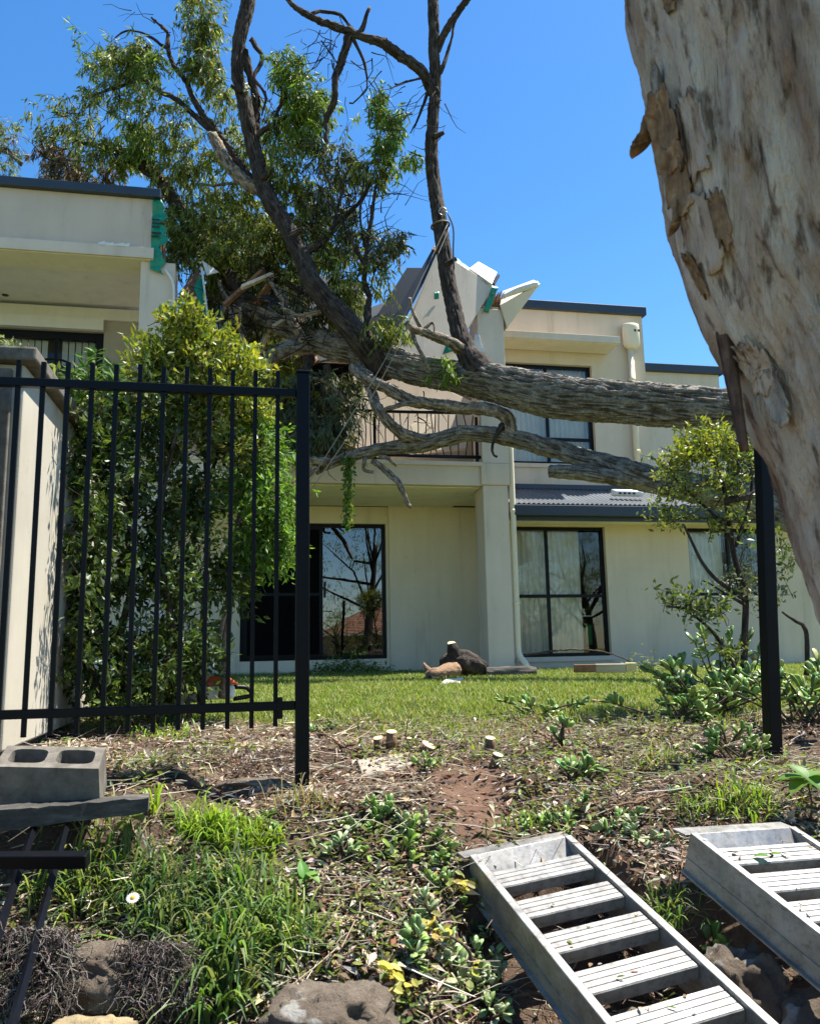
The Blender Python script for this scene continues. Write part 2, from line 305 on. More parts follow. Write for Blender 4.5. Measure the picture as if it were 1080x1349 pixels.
# ------------------------------------------------------------------ ground
_ps = [-400, -60, -30, -8, -2, 1.0, 1.7, 2.05, 2.35, 2.6, 3.1, 3.6, 4.2, 5.0, 6.0, 8, 11, 14, 60, 400]
_pz = [-3.6, -3.6, -3.2, -2.0, -1.62, -1.58, -1.5, -1.33, -1.12, -0.98, -0.80, -0.63, -0.55, -0.49, -0.45, -0.41, -0.40, -0.40, -0.3, 0]
def sstep(a, b, x): t = np.clip((x-a)/(b-a), 0, 1); return t*t*(3-2*t)
def gz(x, y):
    x = np.asarray(x, float); y = np.asarray(y, float)
    s = y+0.15*np.minimum(np.abs(x), 4)+0*x
    z = np.interp(s, _ps, _pz)
    z = z+0.13*sstep(-0.75, -1.05, x)*sstep(2.75, 3.1, y)*sstep(4.2, 3.6, y)          # terrace held by the sleeper
    z = z-0.05*np.exp(-((x-0.22)**2/0.05+(y-3.75)**2/0.25))                            # worn gully between the stumps and the ramp
    tb = sstep(0.66, 0.84, x); yb = (1-tb)*(3.12+0.33*(x-0.19))+tb*(2.91+0.385*(x-0.93))                       # the bank drops away under the ramps
    z = z-0.20*sstep(yb+0.03, yb-0.17, y)*sstep(-0.02, 0.22, x)*sstep(1.0, 1.8, y)
    near = sstep(8, 5, y)*sstep(1.0, 2.2, y)*sstep(6, 4, np.abs(x))
    q = np.stack([x, y, 0*x], -1)
    z = z+near*((fbm(q*2.3, 4)-0.47)*0.16+(fbm(q*9.0+5, 3)-0.44)*0.06)+(1-near)*sstep(20, 9, np.abs(y))*(fbm(q*1.4, 2)-0.38)*0.03
    return z
def lawn_mask(x, y):
    q = np.stack([x, y, 0*np.asarray(x)], -1)
    edge = 5.05+0.12*np.asarray(x)*0+0.9*(fbm(q*0.9+3, 3)-0.45)*1.6
    return sstep(-0.25, 0.45, y-edge)
def G(px, py, dz=0.0):
    d = ray(px, py); t = np.linspace(1.2, 30, 6000); P = d[None, :]*t[:, None]; below = np.nonzero(P[:, 2] < gz(P[:, 0], P[:, 1]))[0]
    p = P[below[0]] if len(below) else P[-1]; p = p.copy(); p[2] = gz(p[0], p[1])+dz; return p
gx = np.concatenate([[-400, -150, -60, -30, -18, -12, -9, -7, -5.5, -4.5], np.arange(-4, 4.001, 0.03), [4.5, 5.5, 7, 9, 12, 18, 30, 60, 150, 400]])
gy = np.concatenate([[-400, -200, -100, -60, -45, -30, -20, -12, -8, -5, -3, -1.5, 0, 0.8, 1.3], np.arange(1.6, 6.0, 0.03), np.arange(6.0, 14, 0.15), [16, 20, 30, 60, 150, 400]])
XX, YY = np.meshgrid(gx, gy); ZZ = gz(XX, YY); nx, ny = len(gx), len(gy)
V = np.stack([XX, YY, ZZ], -1).reshape(-1, 3); ii = (np.arange(ny-1)[:, None]*nx+np.arange(nx-1)[None, :]).ravel()
lm = lawn_mask(XX, YY).ravel()*np.where(np.abs(YY.ravel()) < 60, 1, 0.7); lm = np.maximum(lm, (YY.ravel() < -1)*0.9)
dirt = np.exp(-((XX-0.24)**2/0.028+(YY-3.7)**2/0.22)).ravel()
o = obj_np('ground', V, [np.stack([ii, ii+1, ii+nx+1, ii+nx], -1)], M['soil'], None, True, np.stack([lm, np.clip(dirt*1.4, 0, 1), lm*0], -1), origin=np.zeros(3))
o['kind'] = 'structure'

# ------------------------------------------------------------------ apartment building
bld = thing('apartment_building', 'two storey cream rendered apartment block with storm-smashed upper balcony', 'building', W(2.3, 13.2, -0.5))
def wall(mb, u0, u1, z0, z1, v0, v1, holes=()):
    us = sorted({u0, u1, *[h[0] for h in holes], *[h[1] for h in holes]}); zs = sorted({z0, z1, *[h[2] for h in holes], *[h[3] for h in holes]})
    us = [u for u in us if u0 <= u <= u1]; zs = [z for z in zs if z0 <= z <= z1]
    for a, b in zip(us, us[1:]):
        for c, d in zip(zs, zs[1:]):
            if any(h[0] <= (a+b)/2 <= h[1] and h[2] <= (c+d)/2 <= h[3] for h in holes): continue
            mb.fb(a, b, v0, v1, c, d)
    return mb
VA, VB, VC, VDD = 11.3, 13.2, 11.9, 12.4
DOOR = (-0.13, 2.2, -0.19, 2.0); UDOOR = (-0.4, 2.3, 2.64, 4.75); LWIN = (-5.8, -2.33, 3.2, 5.06)
GW1 = (3.95, 5.46, -0.2, 1.79); GW2 = (6.87, 8.35, 0.70, 1.79); UW = (4.08, 5.62, 2.9, 4.61)
wall(MB(), -6, 3.9, -0.7, 2.28, VB, VB+0.2, [DOOR]).build('wall', M['cream'], bld)
MB().fb(2.24, 3.9, VB-0.09, VB-0.002, -0.7, 2.278).build('wall', M['cream'], bld)
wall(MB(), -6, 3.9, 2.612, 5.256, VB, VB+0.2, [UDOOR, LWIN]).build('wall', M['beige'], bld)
MB().fb(-6, -2.33, VB-0.1, VB-0.003, 5.065, 5.255).fb(-6, -1.4, VB-0.06, VB-0.004, 5.257, 5.44).build('cornice', M['ceiling'], bld)
sl = MB().fb(-6, 3.32, VA, VB-0.003, 2.29, 2.61).build('balcony_slab', M['render_grey'], bld)
MB().fb(3.321, 3.74, VA+0.46, VB-0.095, 2.30, 2.60).build('slab_return', M['soffit'], sl)
MB().fb(-6, 3.31, VA+0.12, VB-0.1, 2.276, 2.286).build('soffit', M['soffit'], sl)
MB().fb(-6, 3.32, VA-0.035, VA-0.002, 2.575, 2.635).build('slab_edge', M['render_grey'], sl)
# left parapet, beam, ceiling and flat roof
par = MB().fb(-6, -1.40, VA, VA+0.16, 5.62, 6.36).build('parapet', M['parapet'], bld)
MB().fb(-6, -1.37, VA-0.06, VA+0.5, 5.44, 5.60).build('beam', M['render_grey'], bld, bevel=0.006)
MB().fb(-6, -1.38, VA-0.02, VA+0.48, 5.432, 5.439).build('soffit', M['soffit'], bld)
MB().fb(-6, -1.30, VA-0.09, VA+0.30, 6.362, 6.49).build('roof_capping', M['colorbond'], bld, bevel=0.008)
MB().fb(-6, -1.42, VA+0.5, VB+0.1, 5.50, 5.56).build('ceiling', M['ceiling'], bld)
MB().fb(-6, -1.42, VA+0.17, 20, 5.9, 6.05).fb(-6, -1.42, 19.8, 20, -0.6, 5.9).build('roof_deck', M['colorbond'], bld)
# downlight
dl = ptv(7, 387, 12.9); dp = dl*(5.5/dl[2])
V, F = tube_arrays(np.array([[dp[0], dp[1], 5.485], [dp[0], dp[1], 5.499]]), 0.075, 20); dlo = obj_np('downlight', V, F, M['white_paint'], bld)
V, F = tube_arrays(np.array([[dp[0], dp[1], 5.478], [dp[0], dp[1], 5.484]]), 0.05, 16); obj_np('lamp', V, F, M['dark'], dlo)
# columns
MB().fb(-1.55, -1.08, VA+0.03, VA+0.48, 2.612, 5.43).build('column', M['render_grey'], bld, bevel=0.008)
MB().fb(-1.55, -1.08, VA+0.03, VA+0.48, -0.7, 2.288).build('column', M['render_grey'], bld, bevel=0.008)
c2 = MB().fb(3.325, 3.705, VA-0.01, VA+0.45, -0.7, 2.3).build('column', M['render_grey'], bld, bevel=0.012)
MB().fb(3.30, 3.73, VA-0.03, VA+0.47, 2.302, 2.62).build('column_collar', M['render_grey'], c2, bevel=0.008)
c3 = MB().fb(3.325, 3.74, VA-0.01, VA+0.45, 2.622, 5.03).build('column', M['render_grey'], bld, bevel=0.012)
MB().fb(3.35, 3.72, VA+0.02, VA+0.42, 5.031, 5.055).build('torn_top', M['splinter'], c3)
# downpipe on the right-hand column, kicking out at the foot
P = [W(3.775, VA+0.02, z) for z in (2.9, 2.0, 1.0, 0.2, -0.08)]+[W(3.79, VA-0.02, -0.18), W(3.83, VA-0.1, -0.27), W(3.86, VA-0.16, -0.36)]
P, R = smooth_path(P, [0.042]*8, 0.05); V, F = tube_arrays(P, R, 14); dpo = obj_np('downpipe', V, F, M['cream'], bld, True)
for z in (0.55, 1.9):
    V, F = tube_arrays(np.array([W(3.775, VA+0.02, z), W(3.775, VA+0.02, z+0.05)]), 0.047, 14); obj_np('pipe_joint', V, F, M['cream'], dpo, True)

# windows and doors: frame, mullions, panes, curtains
def bars(mb, u0, u1, z0, z1, v, t, d, us=(), zs=()):
    mb.fb(u0, u0+t, v, v+d, z0, z1).fb(u1-t, u1, v, v+d, z0, z1).fb(u0+t, u1-t, v, v+d, z1-t, z1).fb(u0+t, u1-t, v, v+d, z0, z0+t)
    zz = [z0+t]+[x for x in zs for _ in (0, 1)]+[z1-t]
    for z in zs: mb.fb(u0+t, u1-t, v+0.003, v+d-0.003, z-0.024, z+0.024)
    for u in us:
        lo = z0+t
        for z in list(zs)+[None]:
            hi = (z-0.024) if z is not None else z1-t
            mb.fb(u-0.022, u+0.022, v+0.006, v+d-0.006, lo, hi); lo = (z or 0)+0.024
    return mb
def pleats(u0, u1, v, z0, z1, amp=0.03, per=0.085, n=220):
    u = np.linspace(u0, u1, n); vv = v+amp*np.abs(np.sin(np.pi*u/per))+0.008*np.sin(u*7); A = np.array([W(a, b, z0) for a, b in zip(u, vv)]); B = A.copy(); B[:, 2] = z1
    i = np.arange(n-1); return np.vstack([A, B]), [np.stack([i, i+1, i+n+1, i+n], -1)]
def window(box, v, us, zs, curtains, glass='glass', t=0.05, label=None):
    u0, u1, z0, z1 = box
    f = bars(MB(), u0+0.002, u1-0.002, z0+0.002, z1-0.002, v, t, 0.06, us, zs).build('window', M['frame'], bld)
    ue = [u0]+list(us)+[u1]; ze = [z0]+list(zs)+[z1]
    for a, b in zip(ue, ue[1:]):
        for c, d in zip(ze, ze[1:]):
            q = MB().fb(a+0.02, b-0.02, v+0.027, v+0.033, c+0.02, d-0.02).build('pane', M[glass], f)
    for (a, b) in curtains:
        V, F = pleats(a, b, v+0.14, z0+0.03, z1-0.02); obj_np('curtain', V, F, M['curtain'], f, True)
    return f
wall(MB(), 3.742, 11.5, -0.7, 1.92, VC, VC+0.2, [GW1, GW2]).build('wall', M['render'], bld)
wall(MB(), 3.742, 6.6, 2.0, 5.55, VDD, VDD+0.2, [UW]).build('wall', M['render'], bld)
MB().fb(6.602, 8.05, VDD+0.12, VDD+0.3, 2.0, 4.6).build('wall', M['render'], bld)
MB().fb(3.742, 6.66, VDD-0.07, VDD+0.3, 5.552, 5.70).build('roof_capping', M['colorbond'], bld, bevel=0.008)
MB().fb(6.605, 8.12, VDD+0.05, VDD+0.4, 4.602, 4.74).build('roof_capping', M['colorbond'], bld, bevel=0.008)
MB().fb(3.92, 6.58, VDD+0.21, 19.9, 5.3, 5.45).fb(6.4, 6.598, VDD+0.21, 19.9, 2, 5.3).fb(6.6, 8.0, VDD+0.31, 19.9, 4.3, 4.45).fb(7.85, 8.04, VDD+0.31, 19.9, -0.6, 4.3).build('roof_deck', M['colorbond'], bld)
MB().fb(-1.4, 3.9, VB+0.21, 19.9, 5.0, 5.2).build('roof_deck', M['roof_sheet'], bld)
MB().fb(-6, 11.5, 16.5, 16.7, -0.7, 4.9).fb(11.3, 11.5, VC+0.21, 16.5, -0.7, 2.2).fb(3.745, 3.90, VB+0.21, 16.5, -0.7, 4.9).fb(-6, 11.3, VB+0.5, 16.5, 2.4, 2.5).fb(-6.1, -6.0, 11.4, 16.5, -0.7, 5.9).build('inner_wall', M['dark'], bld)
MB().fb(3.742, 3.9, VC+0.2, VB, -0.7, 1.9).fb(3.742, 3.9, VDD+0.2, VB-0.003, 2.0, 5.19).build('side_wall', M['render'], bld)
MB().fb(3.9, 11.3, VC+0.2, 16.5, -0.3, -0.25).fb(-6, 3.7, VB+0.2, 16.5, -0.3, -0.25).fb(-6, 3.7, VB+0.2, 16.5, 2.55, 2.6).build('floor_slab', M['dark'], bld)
w = window(GW1, VC+0.08, [4.52], [0.72], [(3.97, 5.1)])
MB().ob(W(5.28, VC+0.45, 0.12), UD*0.06, VD*0.06, np.array([0, 0, 0.16])).build('green_jug', plain('green_plastic', (0.01, 0.22, 0.05), 0.3), w, bevel=0.03)
MB().ob(W(5.22, VC+0.5, 0.42), UD*0.13, VD*0.08, np.array([0, 0, 0.01])).build('white_tray', M['white_paint'], w)
window(GW2, VC+0.08, [7.62], [], [(6.9, 7.6)])
uw = window(UW, VDD+0.08, [4.83], [3.34], [(4.1, 5.6)])
MB().fb(4.02, 5.68, VDD-0.03, VDD+0.07, 2.83, 2.897).build('sill', M['render'], bld)
MB().fb(3.93, 5.5, VC-0.03, VC+0.07, -0.27, -0.203).build('sill', M['render_grey'], bld)
# hood over the upper window
hd = MB().fb(3.75, 5.92, VDD-0.5, VDD-0.002, 4.835, 4.955).build('window_hood', M['render_grey'], bld, bevel=0.006)
MB().fb(3.76, 5.90, VDD-0.48, VDD-0.02, 4.826, 4.833).build('hood_soffit', M['cream'], hd)
# lower corrugated roof with fascia and gutter
n = 420; uu = np.linspace(3.76, 9.3, n); prof = 0.010*np.cos(2*np.pi*uu/0.076)
rows = [(VA+0.02, 2.045), (11.7, 2.18), (12.1, 2.35), (VDD-0.003, 2.475)]
A = np.vstack([np.array([W(u, v, z+h) for u, h in zip(uu, prof)]) for v, z in rows]); i = np.arange(n-1)
F = np.concatenate([np.stack([r*n+i, r*n+i+1, (r+1)*n+i+1, (r+1)*n+i], -1) for r in range(3)])
lr = obj_np('corrugated_roof', A, [F], M['roof_sheet'], bld, True)
MB().fb(3.75, 9.3, VDD-0.035, VDD-0.004, 2.475, 2.55).build('flashing', M['colorbond'], lr)
MB().fb(3.755, 9.3, VA-0.02, VA+0.10, 1.86, 2.02).build('gutter', M['colorbond'], bld, bevel=0.012)
MB().fb(3.755, 9.3, VA+0.102, VA+0.13, 1.80, 2.02).build('fascia', M['colorbond'], bld)
MB().fb(3.76, 9.3, VA+0.131, VC-0.003, 1.83, 1.85).build('eave_soffit', M['soffit'], bld)
# white flashing piece blown onto the low roof
rv = thing('roof_vent_cover', 'white vent cover lying loose on the low corrugated roof', 'vent cover', ptv(828, 650, 11.75))
a, b = ptv(806, 649, 11.75), ptv(846, 650, 11.7)
P = np.linspace(a, b, 9); V, F = tube_arrays(P, 0.055, 14); obj_np('cover', V, F, M['white_paint'], rv, True)
for q in range(4):
    c = a+(b-a)*(0.22+0.15*q)+np.array([0.01, -0.05, -0.015]); MB().ob(c, unit(b-a)*0.02, np.array([0, 0.012, 0]), np.array([0, 0, 0.014])).build('slot', M['dark'], rv)
# rainwater head and pipe on the upper wall
rh = MB()
ring = [W(6.32+0.15*math.cos(t), VDD-0.11+0.10*math.sin(t), 0) for t in np.linspace(0, 2*np.pi, 24, endpoint=False)]
prf = [(4.90, 0.42), (4.945, 0.86), (4.99, 1.0), (5.28, 1.0), (5.335, 0.97), (5.34, 0.90)]
cen = W(6.32, VDD-0.11, 0); Vv = []
for z, s in prf: Vv += [cen+(p-cen)*s+np.array([0, 0, z]) for p in ring]
Ff = [(r*24+j, r*24+(j+1) % 24, (r+1)*24+(j+1) % 24, (r+1)*24+j) for r in range(5) for j in range(24)]+[tuple(range(5*24, 6*24)), tuple(reversed(range(24)))]
rh.add(Vv, Ff); rho = rh.build('rainwater_head', M['cream'], bld, True)
for du in (-0.02, 0.045): MB().ob(W(6.37+du, VDD-0.215, 5.2), UD*0.016, VD*0.006, np.array([0, 0, 0.018])).build('overflow_slot', M['dark'], rho)
V, F = tube_arrays(np.array([W(6.30, VDD-0.08, 2.5), W(6.31, VDD-0.08, 4.92)]), 0.05, 14); pp = obj_np('downpipe', V, F, M['cream'], bld, True)
for z in (3.1, 4.35): V, F = tube_arrays(np.array([W(6.305, VDD-0.08, z), W(6.305, VDD-0.08, z+0.05)]), 0.056, 14); obj_np('pipe_joint', V, F, M['cream'], pp, True)
# sliding door on the ground floor and upper openings
gd = window(DOOR, VB+0.06, [1.15], [], [], 'door_glass', 0.06)
MB().fb(-0.06, 1.12, VB+0.03, VB+0.045, -0.13, 1.93).build('screen_panel', M['screen'], gd)
bars(MB(), -0.07, 1.16, -0.15, 1.95, VB+0.02, 0.05, 0.035, (), (0.85,)).build('screen_frame', M['frame'], gd)
MB().fb(1.19, 1.215, VB+0.02, VB+0.055, 0.8, 1.05).build('handle', M['frame'], gd)
ud_ = window(UDOOR, VB+0.06, [0.9], [], [], 'door_glass', 0.06)
lw = window(LWIN, VB+0.06, [-4.1, -3.05], [], [], 'glass_dim', 0.12)
sm = MB().fb(-0.042, 0.042, 0, 0.004, 0, 1.7); smo = sm.build('blind_slat', M['slat'], lw); sme = smo.data
bpy.data.objects.remove(smo)
for k in range(33):
    u = -5.7+k*0.102
    if -3.16 < u < -2.98: continue
    c = W(u, VB+0.2, 3.25); o = inst('blind_slat', sme, c, lw); o.rotation_euler = (0, 0, 0.35+0.1*math.sin(k*2.3))

# balcony railing, bent where the tree hit it
rl = thing('balcony_railing', 'bent black metal balcony railing under the fallen trunk', 'railing', W(1.2, VA+0.05, 2.64))
P, R = smooth_path([W(0.3, VA+0.12, 3.32), W(1.2, VA+0.04, 3.36), W(2.2, VA-0.02, 3.355), W(3.2, VA+0.03, 3.39)], [0.024]*4, 0.1); V, F = tube_arrays(P, R, 8); obj_np('top_rail', V, F, M['frame'], rl, True)
V, F = tube_arrays(np.array([W(0.3, VA+0.05, 2.72), W(3.32, VA+0.05, 2.725)]), 0.026, 8); obj_np('bottom_rail', V, F, M['frame'], rl, True)
for k in range(27):
    u = 0.42+k*0.107; bend = random.uniform(-0.03, 0.03); crowd = 0.10*math.exp(-((u-2.65)/0.3)**2)*math.copysign(1, 2.65-u) if 2.2 < u < 3.1 else 0.0
    P, R = smooth_path([W(u, VA+0.05, 2.73), W(u+bend+crowd*0.8, VA+0.03-abs(bend)*1.5, 3.05), W(u+crowd+random.uniform(-0.02, 0.02), VA+0.0+0.05*(u < 1), 3.345)], [0.0085]*3, 0.09)
    V, F = tube_arrays(P, R, 5); obj_np('bar', V, F, M['frame'], rl, True)
for u in (1.75, 3.27): MB().fb(u-0.02, u+0.02, VA+0.03, VA+0.07, 2.637, 3.33).build('post', M['frame'], rl)
# left balcony railing (its top shows between the pickets)
rl2 = thing('balcony_railing', 'black metal railing of the undamaged left balcony seen behind the hedge', 'railing', W(-3.5, VA+0.05, 2.64))
V, F = tube_arrays(np.array([W(-6, VA+0.05, 3.62), W(-1.55, VA+0.05, 3.62)]), 0.024, 8); obj_np('top_rail', V, F, M['frame'], rl2)
V, F = tube_arrays(np.array([W(-6, VA+0.05, 2.72), W(-1.55, VA+0.05, 2.72)]), 0.024, 8); obj_np('bottom_rail', V, F, M['frame'], rl2)
bm = MB().tube([(0, 0, 0), (0, 0, 0.88)], 0.0085, 5).build('bar', M['frame'], rl2); bme = bm.data; bpy.data.objects.remove(bm)
for k in range(40): inst('bar', bme, W(-5.9+k*0.108, VA+0.05, 2.73), rl2)
# balcony chairs with hooped backs
for (a, b, c, lab) in (((50, 470), (91, 484), 12.2, 'dark balcony chair with curved back, nearest the left edge'), ((98, 497), (113, 498), 12.3, 'second dark balcony chair, its back showing beside the fern fronds'), ((130, 497), (146, 498), 12.3, 'third dark balcony chair, close to the white column')):
    p, q = ptv(*a, c), ptv(*b, c); base = (p+q)/2; base[2] = 2.615; ch = thing('balcony_chair', lab, 'chair', base, 'chairs on the left balcony')
    w_ = max(np.linalg.norm(q-p), 0.42); mid = (p+q)/2; e = UD*w_/2
    P, R = smooth_path([mid-e*1.0+[0, 0, -0.12], mid-e*0.9+[0, 0, 0.0], mid+[0, 0, 0.05], mid+e*0.9, mid+e*1.0+[0, 0, -0.12]], [0.018]*5, 0.05); V, F = tube_arrays(P, R, 8); obj_np('back_rail', V, F, M['frame'], ch, True)
    MB().ob(mid+[0, 0, -0.17], e*0.95, VD*0.012, np.array([0, 0, 0.13])).build('back_panel', M['dark'], ch, bevel=0.02)
    sz = 3.06; MB().ob([mid[0]-VD[0]*0.22, mid[1]-VD[1]*0.22, sz], e*0.95, VD*0.22, np.array([0, 0, 0.02])).build('seat', M['dark'], ch, bevel=0.01)
    for sx in (-0.9, 0.9):
        for sv in (-0.42, -0.02):
            g = np.array([mid[0], mid[1], 0])+e*sx+VD*sv; V, F = tube_arrays(np.array([[g[0], g[1], 2.612], [g[0], g[1], (mid[2]-0.1 if sv > -0.1 else sz)]]), 0.014, 6); obj_np('leg', V, F, M['frame'], ch)

# torn end of the left parapet: wrap, splinters, hanging trims
def sheet(name, quad, mat, parent, nu=14, nv=14, crumple=0.03, ragged=0.0, thick=0.0, seed=1):
    a, b, c, d = [np.asarray(q, float) for q in quad]; s, t = np.meshgrid(np.linspace(0, 1, nu), np.linspace(0, 1, nv))
    if ragged: s = np.clip(s+ragged*(fbm(np.stack([t*15+seed, t*0, t*0], -1), 4)-0.45)*s*2, 0, None)
    P = ((1-s)*(1-t))[..., None]*a+(s*(1-t))[..., None]*b+(s*t)[..., None]*c+((1-s)*t)[..., None]*d
    nrm = unit(np.cross(b-a, d-a)); P = P+nrm*(crumple*(fbm(P*6+seed, 4)-0.45)*2)[..., None]; V = P.reshape(-1, 3)
    i = (np.arange(nv-1)[:, None]*nu+np.arange(nu-1)[None, :]).ravel(); o = obj_np(name, V, [np.stack([i, i+1, i+nu+1, i+nu], -1)], mat, parent, True)
    if thick: m = o.modifiers.new('solid', 'SOLIDIFY'); m.thickness = thick
    return o
sheet('torn_wrap', [W(-1.42, VA-0.015, 5.30), W(-1.27, VA-0.02, 5.24), W(-1.25, VA+0.0, 6.40), W(-1.41, VA-0.012, 6.34)], M['wrap'], par, 18, 60, 0.05, 0.9, 0.002)
for k in range(5):      # black print blocks on the wrap
    z = 6.02-k*0.055 if k < 3 else 5.82-(k-3)*0.05
    MB().fb(-1.41, -1.30+0.02*(k % 2), VA-0.055, VA-0.05, z, z+0.022).build('print_mark', M['dark'], par)
for k, (du, z0, z1) in enumerate(((-1.33, 5.3, 6.3), (-1.27, 5.1, 5.9))):
    P, R = smooth_path([W(du, VA+0.12, z1), W(du+0.03, VA+0.1, (z0+z1)/2), W(du+0.06, VA+0.08, z0)], [0.03, 0.025, 0.012], 0.1); V, F = tube_arrays(P, R, 6); obj_np('stud', V, F, M['splinter'], par)
P, R = smooth_path([ptv(218, 355, VA-0.02), ptv(228, 372, VA-0.03), ptv(229, 400, VA-0.03), ptv(228, 432, VA-0.03)], [0.02, 0.022, 0.018, 0.015], 0.06); V, F = tube_arrays(P, R, 7); obj_np('hanging_trim', V, F, M['white_paint'], bld, True)
for k in range(7):
    a = W(-1.9-k*0.05+random.uniform(-0.3, 0.3), VA-0.064, 5.585); sheet('flaking_paint', [a, a+UD*random.uniform(.05, .14), a+UD*0.08+np.array([0, 0, random.uniform(.03, .07)]), a+[0, 0, 0.03]], M['white_paint'], par, 5, 5, 0.02, 0, 0, k)
# beak of broken beam left on top of the right-hand column
bk = MB(); p0, p1, p2 = ptv(658, 402, VA-0.05), ptv(712, 373, VA-0.35), ptv(668, 432, VA-0.05); q1, q0 = ptv(703, 368, VA+0.2), ptv(662, 383, VA+0.3)
bk.add([p0, p1, p2, q0, q1, p2+VD*0.35], [(0, 2, 1), (3, 4, 5), (0, 1, 4, 3), (1, 2, 5, 4), (2, 0, 3, 5)]); bko = bk.build('broken_beam_end', M['cream'], bld, bevel=0.01)
P, R = smooth_path([ptv(662, 391, VA-0.1), ptv(685, 381, VA-0.2), ptv(709, 374, VA-0.34)], [0.035, 0.05, 0.045], 0.05); V, F = tube_arrays(P, R, 9, lambda s, t, r: 0.02*(fbm(np.stack([np.cos(t)*2, np.sin(t)*2, s*9], -1), 3)-0.4)); obj_np('beam_edge', V, F, M['white_paint'], bko, True)
for k in range(6):
    a = ptv(642+k*4, 402+random.uniform(-4, 4), VA+0.1); b = ptv(650+k*3.5, 388+random.uniform(-5, 3), VA-0.1+0.05*k); V, F = tube_arrays(np.linspace(a, b, 4), [0.04, 0.035, 0.02, 0.006], 5); obj_np('splinter', V, F, M['splinter'], bld)
sheet('torn_wrap', [ptv(636, 410, VA-0.05), ptv(643, 412, VA-0.05), ptv(656, 378, VA-0.06), ptv(648, 376, VA-0.06)], M['wrap'], bld, 8, 14, 0.04, 0.3, 0.002, 4)
sheet('render_flap', [ptv(622, 470, VA-0.05), ptv(637, 463, VA-0.12), ptv(630, 437, VA-0.06), ptv(625, 440, VA-0.04)], M['white_paint'], bld, 8, 10, 0.05, 0.2, 0.006, 8)
# collapsed parapet panel leaning over the balcony, and roof wreckage behind it
pn = thing('broken_parapet_panel', 'large grey slab of broken parapet tilted up behind the vertical limb', 'wall panel', ptv(560, 480, 11.2))
def slab(name, pix, mat, parent, th, n=None, bevel=0.008):
    Q = [ptv(*p) for p in pix]; nn = unit(np.cross(Q[1]-Q[0], Q[2]-Q[0])); Q = Q[:3]+[ray(p[0], p[1])*((Q[0]@nn)/(ray(p[0], p[1])@nn)) for p in pix[3:]]; nn = nn if nn@VD > 0 else -nn; k = len(Q)
    m = MB(); m.add(Q+[q+nn*th for q in Q], [tuple(range(k)), tuple(reversed(range(k, 2*k)))]+[(i, k+i, k+(i+1) % k, (i+1) % k) for i in range(k)]); return m.build(name, mat, parent, bevel=bevel)
slab('panel', [(515, 470, 11.15), (577, 329, 11.45), (650, 376, 11.30), (612, 440, 11.2), (606, 485, 11.1), (560, 495, 11.1)], M['render_grey'], pn, 0.14)
slab('capping', [(506, 440, 11.30), (572, 323, 11.52), (579, 329, 11.50), (516, 455, 11.2)], M['colorbond'], pn, 0.05)
slab('roof_sheet', [(488, 428, 11.75), (536, 352, 11.95), (556, 352, 11.9), (512, 452, 11.6)], M['colorbond'], pn, 0.04)
slab('roof_sheet', [(478, 408, 12.1), (505, 398, 12.1), (512, 412, 12.0), (482, 424, 12.0)], M['roof_sheet'], pn, 0.04)
sheet('wrap_edge', [ptv(598, 346, 11.42), ptv(646, 377, 11.3), ptv(650, 373, 11.36), ptv(602, 341, 11.5)], M['wrap'], pn, 14, 5, 0.03, 0, 0.002, 2)
sheet('torn_wrap', [ptv(583, 466, 11.05), ptv(603, 462, 11.05), ptv(600, 448, 11.1), ptv(588, 452, 11.08)], M['wrap'], pn, 8, 8, 0.05, 0.2, 0.002, 3)
sheet('torn_wrap', [ptv(572, 394, 11.28), ptv(578, 393, 11.28), ptv(578, 384, 11.28), ptv(572, 385, 11.28)], M['wrap'], pn, 5, 5, 0.02, 0, 0.002, 5)
slab('broken_trim', [(575, 330, 11.45), (568, 328, 11.5), (574, 321, 11.55), (580, 325, 11.5)], M['splinter'], pn, 0.06)
sp = thing('soffit_box_fragment', 'small white box-shaped soffit fragment on top of the tilted slab', 'debris', ptv(640, 372, 11.5))
slab('box', [(618, 353, 11.4), (630, 344, 11.5), (655, 358, 11.4), (648, 374, 11.3)], M['white_paint'], sp, 0.16); slab('end_strip', [(650, 373, 11.27), (657, 360, 11.37), (659, 363, 11.37), (652, 375, 11.27)], M['dark'], sp, 0.1)
# second panel hanging below the trunk, behind the railing
p2_ = thing('hanging_wall_sheet', 'grey wall sheet hanging behind the balcony railing under the trunk', 'wall panel', W(2.2, 12.2, 2.62))
slab('sheet', [(440, 575, 12.0), (470, 480, 12.3), (560, 500, 12.2), (625, 530, 11.9), (615, 590, 11.8), (500, 600, 11.9)], M['render_grey'], p2_, 0.08)
slab('ceiling_fragment', [(540, 560, 11.7), (575, 545, 11.75), (570, 560, 11.7), (548, 580, 11.65)], M['cream'], p2_, 0.03)
# torn brown roof lining and green sheet in the gap beside the left column
tr_ = thing('torn_roof_lining', 'torn brown roof lining with green wrap hanging beside the left column', 'debris', ptv(265, 415, 11.9))
slab('lining', [(236, 385, 11.8), (262, 352, 12.0), (272, 400, 11.9), (276, 425, 11.8), (258, 420, 11.75)], M['splinter'], tr_, 0.04)
slab('green_sheet', [(255, 378, 11.7), (264, 360, 11.75), (274, 418, 11.65), (268, 414, 11.65)], M['wrap'], tr_, 0.02); slab('white_scrap', [(266, 342, 11.8), (289, 358, 11.8), (272, 362, 11.75)], M['white_paint'], tr_, 0.02)
slab('white_edge', [(264, 350, 11.66), (267, 352, 11.66), (276, 424, 11.6), (273, 422, 11.6)], M['white_paint'], tr_, 0.02)
slab('roof_board', [(300, 470, 12.4), (355, 474, 12.4), (352, 456, 12.5), (302, 442, 12.5)], M['render_grey'], tr_, 0.1)
